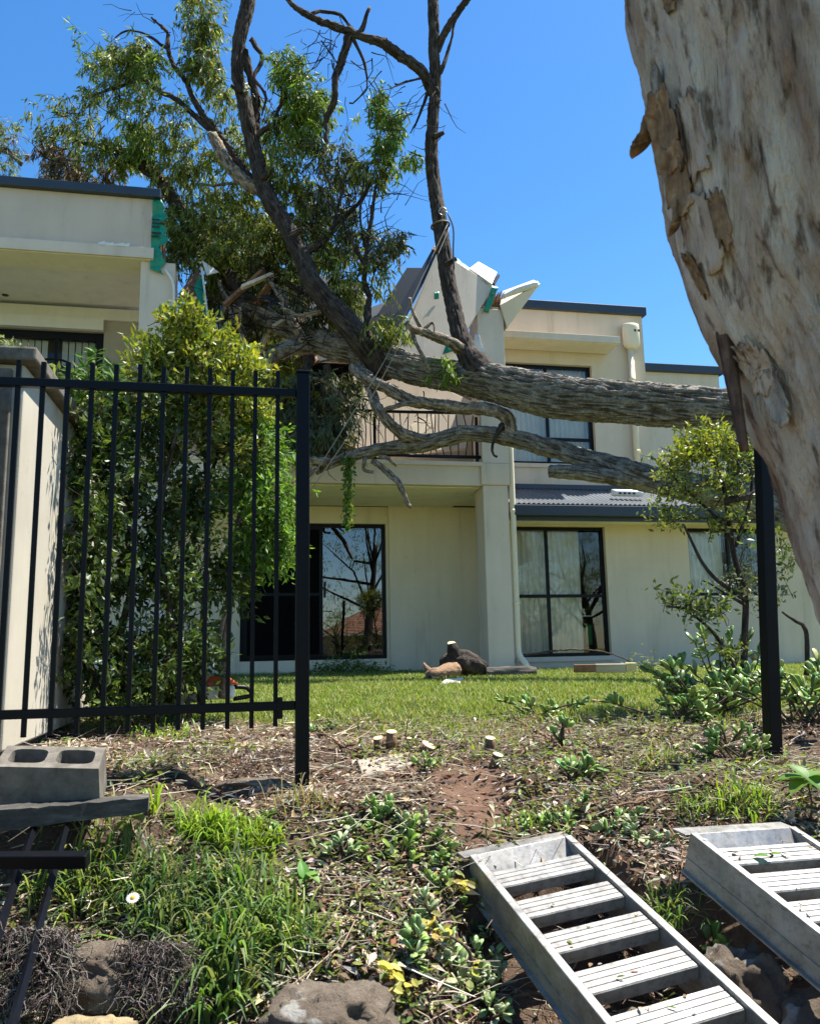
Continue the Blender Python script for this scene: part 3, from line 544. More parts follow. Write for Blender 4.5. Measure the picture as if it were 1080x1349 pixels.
rw = thing('collapsed_roof_sheet', 'crumpled dark roof sheeting fallen into the smashed upper balcony', 'roof sheet', W(0.5, 12.6, 3.9))
slab('sheet', [(285, 440, 12.6), (330, 350, 13.1), (470, 370, 13.1), (520, 455, 12.6), (400, 480, 12.3)], M['colorbond'], rw, 0.05)
for k in range(8):
    a = ptv(290+k*28, 400+random.uniform(-25, 35), 12.2); b = ptv(310+k*26+random.uniform(-30, 30), 450+random.uniform(-20, 25), 12.0); V, F = tube_arrays(np.linspace(a, b, 3), 0.035, 4); obj_np('broken_batten', V, F, M['splinter'], rw)

# ------------------------------------------------------------------ leaves
def leaf_arrays(P, D, N, L, Wd, six=False, fold=0.12, droop=0.0):
    P = np.asarray(P, float); D = unit(D); S = unit(np.cross(D, N)); N = np.cross(S, D); L = np.asarray(L)[:, None]; Wd = np.asarray(Wd)[:, None]; n = len(P)
    dr = np.array([0, 0, -1.0])*droop*L
    if six:
        b = P; t = P+D*L+dr; m1, m2 = P+D*L*0.32, P+D*L*0.7+dr*0.5
        V = np.stack([b, m1+S*Wd*0.42+N*fold*Wd, m2+S*Wd*0.46+N*fold*Wd, t, m2-S*Wd*0.46+N*fold*Wd, m1-S*Wd*0.42+N*fold*Wd], 1).reshape(-1, 3)
        i = np.arange(n)[:, None]*6; return V, [np.concatenate([i+np.array([[0, 1, 2, 3]]), i+np.array([[0, 3, 4, 5]])])], 6
    m = P+D*L*0.45+dr*0.3
    V = np.stack([P, m+S*Wd*0.5+N*fold*Wd, P+D*L+dr, m-S*Wd*0.5+N*fold*Wd], 1).reshape(-1, 3); i = np.arange(n)[:, None]*4
    return V, [np.concatenate([i+np.array([[0, 1, 2]]), i+np.array([[0, 2, 3]])])], 4
def pick(pal, n, var=0.25):
    pal = np.array([p[:3] for p in pal]); wts = np.ones(len(pal))/len(pal); c = pal[rng.choice(len(pal), n, p=wts)]
    return c*(1+var*(rng.random((n, 1))*2-1))*(1+0.12*(rng.random((n, 3))*2-1))
def leaf_obj(name, P, D, N, L, Wd, cols, mat, parent=None, six=False, fold=0.12, droop=0.0):
    V, F, k = leaf_arrays(P, D, N, L, Wd, six, fold, droop); return obj_np(name, V, F, mat, parent, False, np.repeat(cols, k, 0))
def rdir(n): return unit(rng.normal(size=(n, 3)))
def tubes_many(segs, k=4):
    """segs: list of (points, radii) joined into one mesh"""
    Vs, Fs = [], {}; off = 0
    for P, R in segs:
        V, F = tube_arrays(P, R, k, caps=False); Vs.append(V)
        for f in F: Fs.setdefault(f.shape[1], []).append(f+off)
        off += len(V)
    return np.vstack(Vs), [np.concatenate(f) for f in Fs.values()]
GUM = [(0.12, 0.155, 0.032), (0.165, 0.20, 0.038), (0.22, 0.255, 0.045), (0.085, 0.115, 0.03), (0.27, 0.285, 0.11)]
BRIGHT = [(0.12, 0.19, 0.03), (0.16, 0.23, 0.035), (0.09, 0.15, 0.03)]
GREYG = [(0.10, 0.12, 0.07), (0.14, 0.155, 0.09), (0.07, 0.09, 0.05)]
BROWN = [(0.16, 0.105, 0.07), (0.22, 0.15, 0.10), (0.09, 0.085, 0.045), (0.12, 0.09, 0.06)]

def sprays(clusters, L=(0.08, 0.14), wr=0.16, hang=0.75, per=16, twig=0.22, tw_r=0.003, dens=1.0):
    """clusters: (px, py, rx px, ry px, Y, twigs, palette). Leaves hang along short twigs inside an uneven volume."""
    AP, AD, AL, AC, segs = [], [], [], [], []
    for (px, py, rx, ry, Y, nt_, pal) in clusters:
        nt_ = int(nt_*dens); c = pt(px, py, Y); sx, sy = rx*Y/FPX, ry*Y/FPX; sd_ = max(0.25, min(sx, sy))
        g = rng.normal(size=(nt_, 3))*np.array([sx, sd_, sy])*0.55
        cl = rng.normal(size=(max(3, nt_//7), 3))*np.array([sx, sd_, sy])*0.5; g = 0.45*g+0.75*cl[rng.integers(0, len(cl), nt_)]
        T0 = c+g; dirs = unit(rdir(nt_)*0.8+np.array([0, 0, -hang])+unit(g)*0.5)
        for k in range(nt_):
            ln = twig*(0.6+0.8*rng.random()); a = T0[k]; b = a+dirs[k]*ln; mid = (a+b)/2+rng.normal(size=3)*0.02
            if k % 2 == 0: segs.append((np.array([a-dirs[k]*0.08+rng.normal(size=3)*0.03, mid, b]), np.array([tw_r*1.5, tw_r, tw_r*0.5])))
            m = int(per*(0.6+0.8*rng.random())); t = rng.random(m)[:, None]; AP.append(a+(b-a)*t+rng.normal(size=(m, 3))*0.02)
            AD.append(unit(rng.normal(size=(m, 3))*0.55+np.array([0, 0, -hang])+dirs[k]*0.4)); AL.append(L[0]+(L[1]-L[0])*rng.random(m)); AC.append(pick(pal, m)*(0.8+0.4*rng.random()))
    P, D, LL, CC = np.vstack(AP), np.vstack(AD), np.concatenate(AL), np.vstack(AC)
    return (P, D, rdir(len(P)), LL, LL*wr*(0.8+0.5*rng.random(len(P))), CC), segs

# ------------------------------------------------------------------ the fallen tree
ft = thing('fallen_tree', 'huge fallen gum tree lying across the building with its crown on the roof', 'tree', pt(1075, 640, 8.2))
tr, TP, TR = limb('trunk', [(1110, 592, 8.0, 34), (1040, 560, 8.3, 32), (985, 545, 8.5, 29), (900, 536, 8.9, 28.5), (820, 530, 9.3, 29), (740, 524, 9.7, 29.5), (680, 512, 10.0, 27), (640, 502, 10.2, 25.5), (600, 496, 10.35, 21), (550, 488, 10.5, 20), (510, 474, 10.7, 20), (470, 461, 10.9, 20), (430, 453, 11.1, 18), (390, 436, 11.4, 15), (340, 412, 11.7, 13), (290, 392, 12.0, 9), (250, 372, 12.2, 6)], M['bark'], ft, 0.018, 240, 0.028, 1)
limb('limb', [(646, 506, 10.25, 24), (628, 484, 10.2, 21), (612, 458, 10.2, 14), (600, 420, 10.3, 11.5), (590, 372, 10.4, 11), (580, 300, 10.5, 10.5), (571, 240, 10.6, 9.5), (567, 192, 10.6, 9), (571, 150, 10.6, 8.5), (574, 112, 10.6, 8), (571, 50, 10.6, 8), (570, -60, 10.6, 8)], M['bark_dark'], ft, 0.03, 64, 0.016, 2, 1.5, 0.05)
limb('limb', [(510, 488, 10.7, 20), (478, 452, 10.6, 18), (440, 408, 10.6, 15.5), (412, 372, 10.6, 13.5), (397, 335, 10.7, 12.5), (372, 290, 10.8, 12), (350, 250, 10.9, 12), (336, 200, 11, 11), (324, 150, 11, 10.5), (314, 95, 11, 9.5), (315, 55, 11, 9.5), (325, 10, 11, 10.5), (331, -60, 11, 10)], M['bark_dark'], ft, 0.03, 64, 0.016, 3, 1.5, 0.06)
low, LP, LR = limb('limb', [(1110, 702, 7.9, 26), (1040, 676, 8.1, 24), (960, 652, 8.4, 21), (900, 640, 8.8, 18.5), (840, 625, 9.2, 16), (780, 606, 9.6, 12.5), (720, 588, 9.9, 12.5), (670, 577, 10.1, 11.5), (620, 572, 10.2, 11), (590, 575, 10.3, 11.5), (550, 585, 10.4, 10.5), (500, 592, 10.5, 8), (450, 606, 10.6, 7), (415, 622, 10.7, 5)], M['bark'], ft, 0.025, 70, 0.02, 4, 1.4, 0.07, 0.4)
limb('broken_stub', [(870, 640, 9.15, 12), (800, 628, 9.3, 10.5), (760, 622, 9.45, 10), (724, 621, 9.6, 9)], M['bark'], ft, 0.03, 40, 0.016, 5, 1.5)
DK, PL, BK = M['bark_dark'], M['bark_pale'], M['bark']
br = [
 (DK, [(574, 66, 10.6, 6), (588, 40, 10.55, 5), (606, 12, 10.5, 5), (640, -30, 10.4, 4)]), (DK, [(577, 96, 10.6, 4), (590, 72, 10.6, 2.6), (598, 45, 10.6, 2), (603, 18, 10.6, 1.2)]),
 (DK, [(573, 122, 10.6, 9), (557, 98, 10.55, 8), (530, 75, 10.5, 7.5), (505, 57, 10.45, 7), (470, 48, 10.4, 6), (440, 37, 10.4, 5.5), (410, 22, 10.4, 5), (385, 2, 10.4, 4), (370, -20, 10.4, 3)]),
 (DK, [(460, 50, 10.4, 6.5), (450, 76, 10.4, 6), (441, 102, 10.4, 5.2), (439, 130, 10.45, 4.6), (431, 155, 10.5, 4), (429, 185, 10.5, 2.5)]),
 (DK, [(470, 47, 10.4, 4), (482, 24, 10.4, 3), (487, 10, 10.4, 2.5)]), (DK, [(408, 21, 10.4, 3), (425, 16, 10.5, 2.6), (448, 18, 10.5, 2.4), (464, 36, 10.5, 2)]), (DK, [(466, 48, 10.4, 3), (478, 80, 10.5, 2), (480, 115, 10.5, 1.4), (460, 135, 10.5, 1)]),
 (DK, [(566, 118, 10.6, 2.5), (552, 150, 10.6, 1.8), (540, 175, 10.6, 1)]), (DK, [(573, 100, 10.6, 2), (545, 104, 10.5, 1.6), (520, 110, 10.5, 1)]),
 (PL, [(616, 466, 10.2, 9), (588, 449, 10.0, 7.5), (552, 434, 9.9, 5.5), (536, 424, 9.9, 3.5)]), (PL, [(560, 437, 9.9, 3), (545, 410, 9.9, 2.2), (540, 392, 9.9, 1.5)]), (PL, [(556, 436, 9.9, 3), (570, 424, 9.85, 2), (570, 440, 9.8, 1.2)]), (PL, [(545, 432, 9.9, 3), (548, 458, 9.85, 2.5), (562, 486, 9.9, 2)]),
 (DK, [(336, 172, 11.1, 7), (332, 115, 11.1, 6), (322, 66, 11.05, 5.5)]), (PL, [(350, 258, 11, 10), (320, 236, 11.05, 9.5), (297, 207, 11.1, 8.5), (280, 180, 11.1, 8)]),
 (DK, [(330, 400, 11.8, 12), (272, 325, 12, 11), (236, 275, 12, 10), (198, 228, 12, 9), (166, 203, 12, 6.5), (130, 190, 12, 3.5), (100, 184, 12, 2)]),
 (DK, [(335, 242, 11.1, 6), (292, 182, 11.3, 5), (257, 132, 11.4, 4.2), (240, 102, 11.4, 3.6), (223, 68, 11.5, 3.2), (219, 40, 11.5, 2.6), (199, 22, 11.5, 1.8)]),
 (DK, [(286, 176, 11.3, 4.5), (232, 130, 11.5, 3.6), (190, 108, 11.6, 3), (152, 112, 11.7, 2.3), (120, 124, 11.8, 1.5)]), (DK, [(222, 66, 11.5, 2.4), (196, 48, 11.5, 2), (170, 42, 11.6, 1.4), (150, 52, 11.6, 1)]),
 (DK, [(330, 50, 11, 4), (345, 75, 10.9, 3.2), (338, 105, 10.9, 2.6), (352, 125, 10.9, 2), (345, 150, 10.9, 1.2)]), (DK, [(338, 180, 11, 4), (365, 160, 10.9, 3), (385, 148, 10.9, 2)]), (DK, [(362, 160, 10.9, 2.4), (372, 130, 10.9, 2), (366, 100, 10.9, 1.2)]),
 (DK, [(398, 340, 10.7, 6), (440, 300, 10.8, 4), (470, 270, 10.8, 3), (490, 235, 10.8, 2)]), (DK, [(440, 300, 10.8, 3), (450, 255, 10.8, 2.4), (465, 215, 10.8, 1.5)]), (DK, [(480, 440, 10.6, 6), (484, 380, 10.7, 4), (483, 320, 10.7, 3), (496, 250, 10.7, 2), (512, 215, 10.7, 1.2)]),
 (DK, [(484, 350, 10.7, 3), (460, 310, 10.7, 2.2), (442, 270, 10.7, 1.4)]), (DK, [(483, 325, 10.7, 2.2), (476, 270, 10.7, 1.5), (478, 215, 10.7, 1)]),
 (PL, [(468, 480, 10.6, 9), (490, 503, 10.4, 8), (518, 516, 10.3, 8), (547, 529, 10.3, 8), (597, 537, 10.2, 8), (640, 541, 10.1, 9), (667, 548, 10.05, 9), (676, 563, 10.05, 9), (669, 579, 10.1, 10)]), (PL, [(552, 530, 10.3, 5), (535, 530, 10.2, 3.5), (518, 537, 10.1, 3), (504, 541, 10.1, 2)]),
 (PL, [(484, 490, 10.6, 8), (493, 530, 10.3, 7), (509, 556, 10.25, 7.5), (533, 573, 10.3, 8), (562, 581, 10.35, 8)]),
 (BK, [(342, 492, 11.0, 7), (355, 476, 11, 10), (376, 463, 11, 11), (406, 456, 11.1, 10)]), (PL, [(490, 606, 10.5, 4), (508, 622, 10.45, 4.5), (524, 640, 10.4, 4.2), (541, 668, 10.4, 2.8)]), (PL, [(480, 603, 10.5, 3), (479, 618, 10.5, 2.5), (492, 622, 10.5, 2.2)]), (PL, [(500, 603, 10.45, 2.4), (512, 606, 10.4, 2.4), (522, 614, 10.4, 1.6)]),
 (PL, [(430, 612, 10.6, 6.5), (398, 606, 10.5, 5.5), (372, 600, 10.4, 4.5), (350, 590, 10.4, 3)]), (PL, [(420, 618, 10.6, 5), (400, 632, 10.6, 4), (380, 645, 10.6, 2)]),
 (DK, [(460, 430, 10.9, 7), (420, 395, 11.2, 5), (380, 375, 11.4, 4), (330, 355, 11.5, 2.5)]), (PL, [(450, 425, 10.7, 5), (425, 410, 10.7, 4), (395, 415, 10.7, 3), (370, 405, 10.7, 1.8)]), (DK, [(420, 450, 11.2, 8), (385, 420, 11.4, 6), (350, 395, 11.5, 5), (300, 385, 11.6, 3)]),
 (PL, [(404, 452, 11, 7), (388, 425, 11, 6), (372, 395, 11.1, 5), (352, 365, 11.2, 3)]), (PL, [(330, 475, 11.4, 4), (318, 440, 11.4, 5), (305, 405, 11.5, 4), (290, 370, 11.6, 2.5)]), (PL, [(295, 460, 11.3, 3), (290, 425, 11.4, 3.5), (300, 395, 11.5, 3)]),
 (DK, [(410, 470, 11, 6), (395, 500, 10.9, 5), (370, 530, 10.8, 3), (340, 548, 10.7, 2)]), (DK, [(430, 480, 11, 5), (425, 520, 10.9, 4), (440, 560, 10.8, 2.5), (430, 590, 10.8, 1.5)]), (PL, [(395, 492, 10.8, 3), (420, 500, 10.7, 2.4), (440, 512, 10.7, 2), (460, 530, 10.7, 1.2)]),
 (DK, [(660, 560, 10.05, 4), (652, 585, 10, 2), (655, 602, 10, 1.4)]), (PL, [(255, 243, 11.8, 2), (290, 242, 11.6, 2), (320, 240, 11.3, 2.6), (345, 250, 11, 3)]),
]
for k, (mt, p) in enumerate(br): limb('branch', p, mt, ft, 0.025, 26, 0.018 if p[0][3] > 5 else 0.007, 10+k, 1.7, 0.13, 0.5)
B2 = [
 (100, 165, 55, 45, 12.2, 34, GUM), (70, 205, 40, 30, 12.3, 26, BROWN), (150, 118, 45, 32, 11.8, 34, GUM), (165, 62, 38, 30, 11.6, 42, GUM), (195, 85, 22, 28, 11.5, 24, BRIGHT), (258, 20, 26, 45, 11.3, 50, GUM), (270, 75, 22, 36, 11.3, 40, GUM), (120, 75, 30, 24, 11.9, 14, BRIGHT),
 (210, 150, 55, 40, 11.7, 50, GUM), (150, 195, 55, 35, 12, 46, GUM), (115, 222, 75, 16, 12.3, 40, BROWN), (245, 205, 55, 45, 11.8, 60, GUM), (195, 175, 35, 24, 11.6, 22, BRIGHT), (300, 270, 55, 50, 11.7, 70, GUM), (270, 325, 45, 45, 11.8, 60, GUM), (345, 320, 45, 55, 11.5, 70, GUM),
 (395, 280, 45, 50, 11.4, 60, GUM), (425, 245, 45, 40, 11.2, 36, GREYG), (400, 170, 34, 40, 11, 46, BRIGHT), (383, 88, 20, 34, 10.8, 40, BRIGHT), (408, 135, 26, 40, 10.8, 40, BRIGHT), (440, 200, 42, 34, 10.9, 30, GREYG), (492, 218, 28, 18, 10.8, 18, GUM), (497, 130, 14, 16, 10.7, 14, BRIGHT), (518, 165, 13, 30, 10.7, 26, BRIGHT), (528, 200, 22, 14, 10.7, 18, BRIGHT),
 (355, 385, 55, 45, 11.8, 60, GUM), (300, 360, 50, 40, 12, 56, GUM), (440, 340, 36, 36, 11, 30, GUM), (472, 368, 40, 34, 10.9, 22, GUM), (500, 330, 28, 30, 10.8, 20, GREYG), (500, 425, 26, 22, 10.6, 20, GUM), (380, 215, 30, 40, 11, 30, GUM), (350, 150, 30, 40, 11.3, 22, GUM), (300, 130, 30, 40, 11.5, 22, GUM), (320, 200, 34, 34, 11.5, 30, GUM),
 (360, 515, 45, 26, 10.9, 44, GUM), (405, 530, 40, 30, 10.8, 40, GREYG), (345, 560, 40, 26, 10.7, 28, GUM), (430, 560, 30, 24, 10.8, 26, GREYG), (395, 575, 40, 20, 10.8, 28, GREYG), (455, 545, 24, 24, 10.8, 14, GREYG), (410, 395, 40, 30, 11.2, 30, GREYG), (240, 290, 30, 40, 12, 34, GUM), (230, 335, 12, 20, 12.1, 12, GUM), (445, 395, 22, 20, 10.9, 16, GUM), (530, 320, 20, 14, 10.7, 8, GREYG),
 (590, 478, 14, 6, 10.1, 5, BRIGHT), (265, 300, 50, 45, 12.4, 46, GUM), (330, 345, 50, 40, 12.2, 46, GUM), (405, 335, 45, 40, 11.8, 40, GUM), (290, 405, 45, 30, 12.2, 36, GREYG), (440, 425, 40, 22, 11.3, 22, GUM), (470, 300, 35, 40, 10.9, 16, GREYG), (370, 470, 50, 20, 11.4, 30, GUM), (320, 500, 40, 22, 11.2, 30, GUM), (450, 500, 26, 22, 11.3, 16, GREYG), (300, 310, 50, 60, 12.6, 70, GUM), (350, 440, 60, 24, 12.2, 40, GUM)]
for k, (px, py, Y, dx, dy, r, l) in enumerate(((587, 350, 10.35, 14, -10, 3.5, 0), (573, 180, 10.5, 12, -6, 3.5, 0), (384, 310, 10.65, 16, -10, 4, 0), (318, 120, 10.9, -14, -8, 3.5, 0), (345, 235, 10.8, 16, -12, 3.5, 0))):
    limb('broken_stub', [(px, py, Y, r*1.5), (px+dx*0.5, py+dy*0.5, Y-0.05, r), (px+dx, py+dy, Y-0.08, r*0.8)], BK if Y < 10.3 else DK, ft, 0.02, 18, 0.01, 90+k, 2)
for k in range(16):
    a = pt(330+k*12+random.uniform(-20, 20), 385+random.uniform(-30, 60), 11.2+random.random()*0.6); b = a+np.array([random.uniform(-0.7, 0.7), random.uniform(-0.3, 0.3), random.uniform(-0.6, 0.3)]); MB().ob((a+b)/2, (b-a)/2, unit(np.cross(b-a, [0.1, 1, 0.2]))*0.022, unit(np.cross(b-a, [0, 0.2, 1]))*0.04).build('broken_batten', [M['splinter'], M['timber'], M['render_grey']][k % 3], rw)
for k in range(9):
    a = pt(310+k*22+random.uniform(-10, 10), 395+random.uniform(-20, 70), 11.5); e1 = unit(rng.normal(size=3))*random.uniform(0.15, 0.45); e2 = unit(np.cross(e1, rng.normal(size=3)))*random.uniform(0.12, 0.3); sheet('lining_scrap', [a, a+e1, a+e1*0.8+e2, a+e2*1.1], [M['render_grey'], M['splinter'], M['white_paint'], M['colorbond']][k % 4], rw, 9, 9, 0.06, 0.3, 0.006, 40+k)
(P, D, N, L, Wd, cc), segs = sprays(B2, (0.09, 0.17), 0.19, 0.85, 18, 0.26, dens=1.85)
leaf_obj('foliage', P, D, N, L, Wd, cc, M['leaf'], ft)
# fine twigs: short sprays plus wiry bare twigs off the arching limb and round the crown
for (px, py, Y, n, ln, dx, dy) in ((425, 60, 10.4, 26, 60, -0.5, 0.9), (470, 90, 10.4, 16, 70, 0.1, 1.0), (545, 125, 10.5, 16, 50, -0.8, 0.5), (540, 185, 10.6, 10, 40, -0.6, 0.3), (575, 140, 10.6, 7, 60, -0.7, 0.7), (150, 105, 11.7, 14, 50, -0.7, 0.1), (220, 60, 11.5, 14, 50, -0.2, -0.8), (200, 28, 11.5, 8, 40, -0.8, 0.2), (360, 130, 10.9, 14, 45, 0.2, 0.8), (470, 280, 10.7, 24, 80, 0.15, -1.0), (440, 300, 10.8, 22, 80, -0.1, -1.0), (500, 260, 10.7, 16, 60, 0.4, -0.8), (390, 520, 10.8, 26, 60, 0.1, 0.8), (420, 560, 10.8, 26, 50, 0.2, 0.7), (330, 420, 11.4, 26, 60, -0.4, 0.4), (120, 150, 12, 14, 50, -0.8, 0.1), (70, 200, 12.2, 8, 45, -0.8, 0.3), (385, 400, 10.9, 24, 60, -0.4, -0.2), (300, 430, 11.4, 40, 70, 0.3, 0.5), (430, 430, 10.8, 26, 60, -0.2, 0.5), (350, 350, 11.3, 40, 80, -0.3, -0.3), (470, 520, 10.6, 24, 50, 0.2, 0.6), (520, 545, 10.4, 14, 40, 0.4, 0.5), (460, 330, 10.7, 26, 80, 0.2, -0.9)):
    for k in range(n):
        a = pt(px+rng.normal()*22, py+rng.normal()*18, Y+rng.normal()*0.15); dv = unit(np.array([dx+rng.normal()*0.5, rng.normal()*0.5, -dy+rng.normal()*0.4])); l = ln*Y/FPX*(0.4+0.9*rng.random())
        pts = [a]; 
        for q in range(4): dv = unit(dv+rng.normal(size=3)*0.28); pts.append(pts[-1]+dv*l/4)
        segs.append((np.array(pts), np.linspace(0.008, 0.0025, 5)*(0.6+0.7*rng.random())))
V, F = tubes_many(segs, 4); obj_np('twigs', V, F, M['bark_dark'], ft, True)
# leafy vine hanging from the lower limb
vn = thing('hanging_vine', 'narrow green leafy vine hanging from the lower limb above the door', 'vine', pt(458, 692, 10.5))
P, R = smooth_path([pt(460, 600, 10.5), pt(459, 640, 10.5), pt(456, 665, 10.5), pt(457, 694, 10.5)], [0.006]*4, 0.05); V, F = tube_arrays(P, R, 5); obj_np('stem', V, F, M['bark_dark'], vn)
t = rng.random(320)**1.5; P = pt(460, 604, 10.5)+(pt(457, 694, 10.5)-pt(460, 604, 10.5))*t[:, None]+rng.normal(size=(320, 3))*0.03; leaf_obj('leaves', P, unit(rng.normal(size=(320, 3))*0.6+[0, 0, -0.7]), rdir(320), 0.05+0.03*rng.random(320), 0.035+0.015*rng.random(320), pick(BRIGHT, 320), M['leaf'], vn, True)
# arborist's ropes and the strap on the vertical limb
def rope(label, pts, r=0.005, col=(0.24, 0.22, 0.18), name='rope'):
    P, R = smooth_path([pt(*p) for p in pts], [r]*len(pts), 0.1); V, F = tube_arrays(P, R, 6); o = obj_np(name, V, F, ROPE if col is None else plain('rope_fibre', col, 0.8, var=0.6, scale=90), None, True); return tag(o, label, 'rope', 'ropes on the fallen tree' if name == 'rope' else None)
ROPE = None
rope('upper of two pale ropes slanting down from the vertical limb past the panel', [(589, 296, 10.35), (540, 400, 9.9), (508, 472, 9.8), (455, 560, 9.6), (404, 640, 9.5)])
rope('lower of two pale ropes slanting down from the vertical limb past the panel', [(592, 300, 10.35), (552, 392, 9.85), (518, 470, 9.75), (468, 560, 9.55), (412, 642, 9.45)])
rope('dark rope end dangling from the strap high on the vertical limb', [(590, 281, 10.25), (597, 300, 10.2), (597, 330, 10.2), (598, 354, 10.2)], 0.011, (0.03, 0.03, 0.035), 'dangling_rope')
st = thing('rope_shackle', 'small metal shackle on a strap round the vertical limb', 'shackle', pt(583, 290, 10.3))
P = np.array([pt(583+5*math.cos(t), 278+5*math.sin(t), 10.3) for t in np.linspace(0, 2*np.pi, 15)]); V, F = tube_arrays(P, 0.009, 6); obj_np('ring', V, F, M['alum'], st, True)
V, F = tube_arrays(np.array([pt(580, 297, 10.5)+np.array([0.125*math.cos(t), 0.125*math.sin(t), 0.02*math.cos(t)]) for t in np.linspace(0, 2*np.pi, 21)]), 0.014, 6); obj_np('strap', V, F, plain('strap_webbing', (0.12, 0.09, 0.06), 0.7), st, True)

# background gum at the far left
bt = thing('background_tree', 'distant gum tree peeking over the roof at the left edge', 'tree', pt(-60, 520, 19))
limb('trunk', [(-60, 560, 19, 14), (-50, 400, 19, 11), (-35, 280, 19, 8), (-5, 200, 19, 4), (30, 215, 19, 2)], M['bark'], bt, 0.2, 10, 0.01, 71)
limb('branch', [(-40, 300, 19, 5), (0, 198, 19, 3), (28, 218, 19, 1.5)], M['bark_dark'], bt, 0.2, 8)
(P, D, N, L, Wd, cc), segs = sprays([(5, 168, 20, 14, 19, 30, GUM), (8, 190, 18, 16, 19, 24, GREYG), (15, 225, 16, 14, 19, 26, GUM), (-30, 160, 30, 50, 19, 50, GUM), (-20, 230, 26, 26, 19, 34, GUM)], (0.10, 0.17), 0.17, 0.8, 16, 0.35); leaf_obj('crown', P, D, N, L, Wd, cc, M['leaf'], bt)
V, F = tubes_many(segs, 4); obj_np('twigs', V, F, M['bark_dark'], bt)

# ------------------------------------------------------------------ foreground gum trunk
gt = thing('gum_tree', 'close leaning gum trunk with peeling grey and tan bark', 'tree', (1.55, 1.45, gz(1.55, 1.45)))
GY = 1.5
edge = [(798, -160), (815, 0), (836, 80), (852, 150), (868, 220), (890, 310), (913, 390), (946, 460), (982, 520), (1012, 590), (1040, 660), (1072, 740), (1106, 830), (1140, 940), (1172, 1060), (1192, 1200), (1205, 1400), (1210, 1650)]
hw = np.interp([e[1] for e in edge], [-160, 0, 400, 800, 1650], [180, 176, 165, 172, 205])
path = []
for i, (x, y) in enumerate(edge):
    a = edge[max(i-1, 0)]; b = edge[min(i+1, len(edge)-1)]; tx, ty = b[0]-a[0], b[1]-a[1]; l = math.hypot(tx, ty); path.append((x+hw[i]*ty/l, y-hw[i]*tx/l, GY, hw[i]))
P = np.array([pt(a, b, c) for a, b, c, r in path]); R = np.array([r*c/FPX for a, b, c, r in path]); P, R = smooth_path(P, R, 0.009)
def gdisp(s, th, r):
    q = np.stack([np.cos(th)*2.2+4, np.sin(th)*2.2, s*2.2], -1); pl = fbm(q*2.4, 4); st_ = np.floor(pl*13)/13; q2 = np.stack([np.cos(th)*r*75, np.sin(th)*r*75, s*14], -1); q3 = np.stack([np.cos(th)*r*28, np.sin(th)*r*28, s*6], -1)
    return 0.03*(st_-0.45)+0.02*(pl-0.45)+0.026*(fbm(q2*np.array([1, 1, 0.6]), 4)-0.45)+0.024*(ridged(q3*np.array([1, 1, 0.32]), 3)-0.6)+0.02*(fbm(q*0.6, 2)-0.38)
V, F = tube_arrays(P, R, 300, gdisp); obj_np('trunk', V, F, M['gum'], gt, True)
GP, GR = P, R; GT = unit(np.gradient(GP, axis=0)); GS = np.concatenate([[0], np.cumsum(np.linalg.norm(np.diff(GP, axis=0), axis=1))])
def plate(py, alpha, w, h, lift, curl, mat, seed, name='bark_flake'):
    """a ragged plate of bark hugging the trunk; alpha 0 is the left silhouette, 90 faces the camera"""
    i0 = int(np.argmin(np.abs(GPY-py))); n, m = 64, 9; ph, rr_ = np.meshgrid(np.linspace(0, 2*np.pi, n, endpoint=False), np.linspace(0, 1, m), indexing='ij')
    rag = 1+0.42*(fbm(np.stack([np.cos(ph)*4+seed*3.7, np.sin(ph)*4, 0*ph], -1), 4)-0.45)*2; sq_ = lambda v: np.sign(v)*np.abs(v)**0.6; X = sq_(np.cos(ph))*rr_*rag*w/2; Z = sq_(np.sin(ph))*rr_*rag*h/2
    s = np.clip(GS[i0]+Z, 0, GS[-1]); ix = np.interp(s, GS, np.arange(len(GS))); c = np.stack([np.interp(ix, np.arange(len(GS)), GP[:, k]) for k in range(3)], -1); rad = np.interp(ix, np.arange(len(GS)), GR); T = GT[np.clip(ix.astype(int), 0, len(GS)-1)]
    al = alpha+X/rad; nd = -CR*np.cos(al)[..., None]-CF*np.sin(al)[..., None]; nd = unit(nd-T*(nd*T).sum(-1, keepdims=True))
    lf = lift+curl*np.clip(rr_, 0, 1)**3*(0.5+0.5*np.cos(ph-2.2-seed))+0.006*(fbm(np.stack([X*60, Z*30, 0*X+seed], -1), 3)-0.45)
    V = (c+nd*(rad+lf)[..., None]).reshape(-1, 3); i = (np.arange(n)[:, None]*m+np.arange(m-1)[None, :]).ravel(); i2 = (((np.arange(n)+1) % n)[:, None]*m+np.arange(m-1)[None, :]).ravel()
    o = obj_np(name, V, [np.stack([i, i+1, i2+1, i2], -1)], mat, gt, True); md = o.modifiers.new('s', 'SOLIDIFY'); md.thickness = 0.004; return o
GPY = CY-FPX*((GP@CU)/(GP@CF))
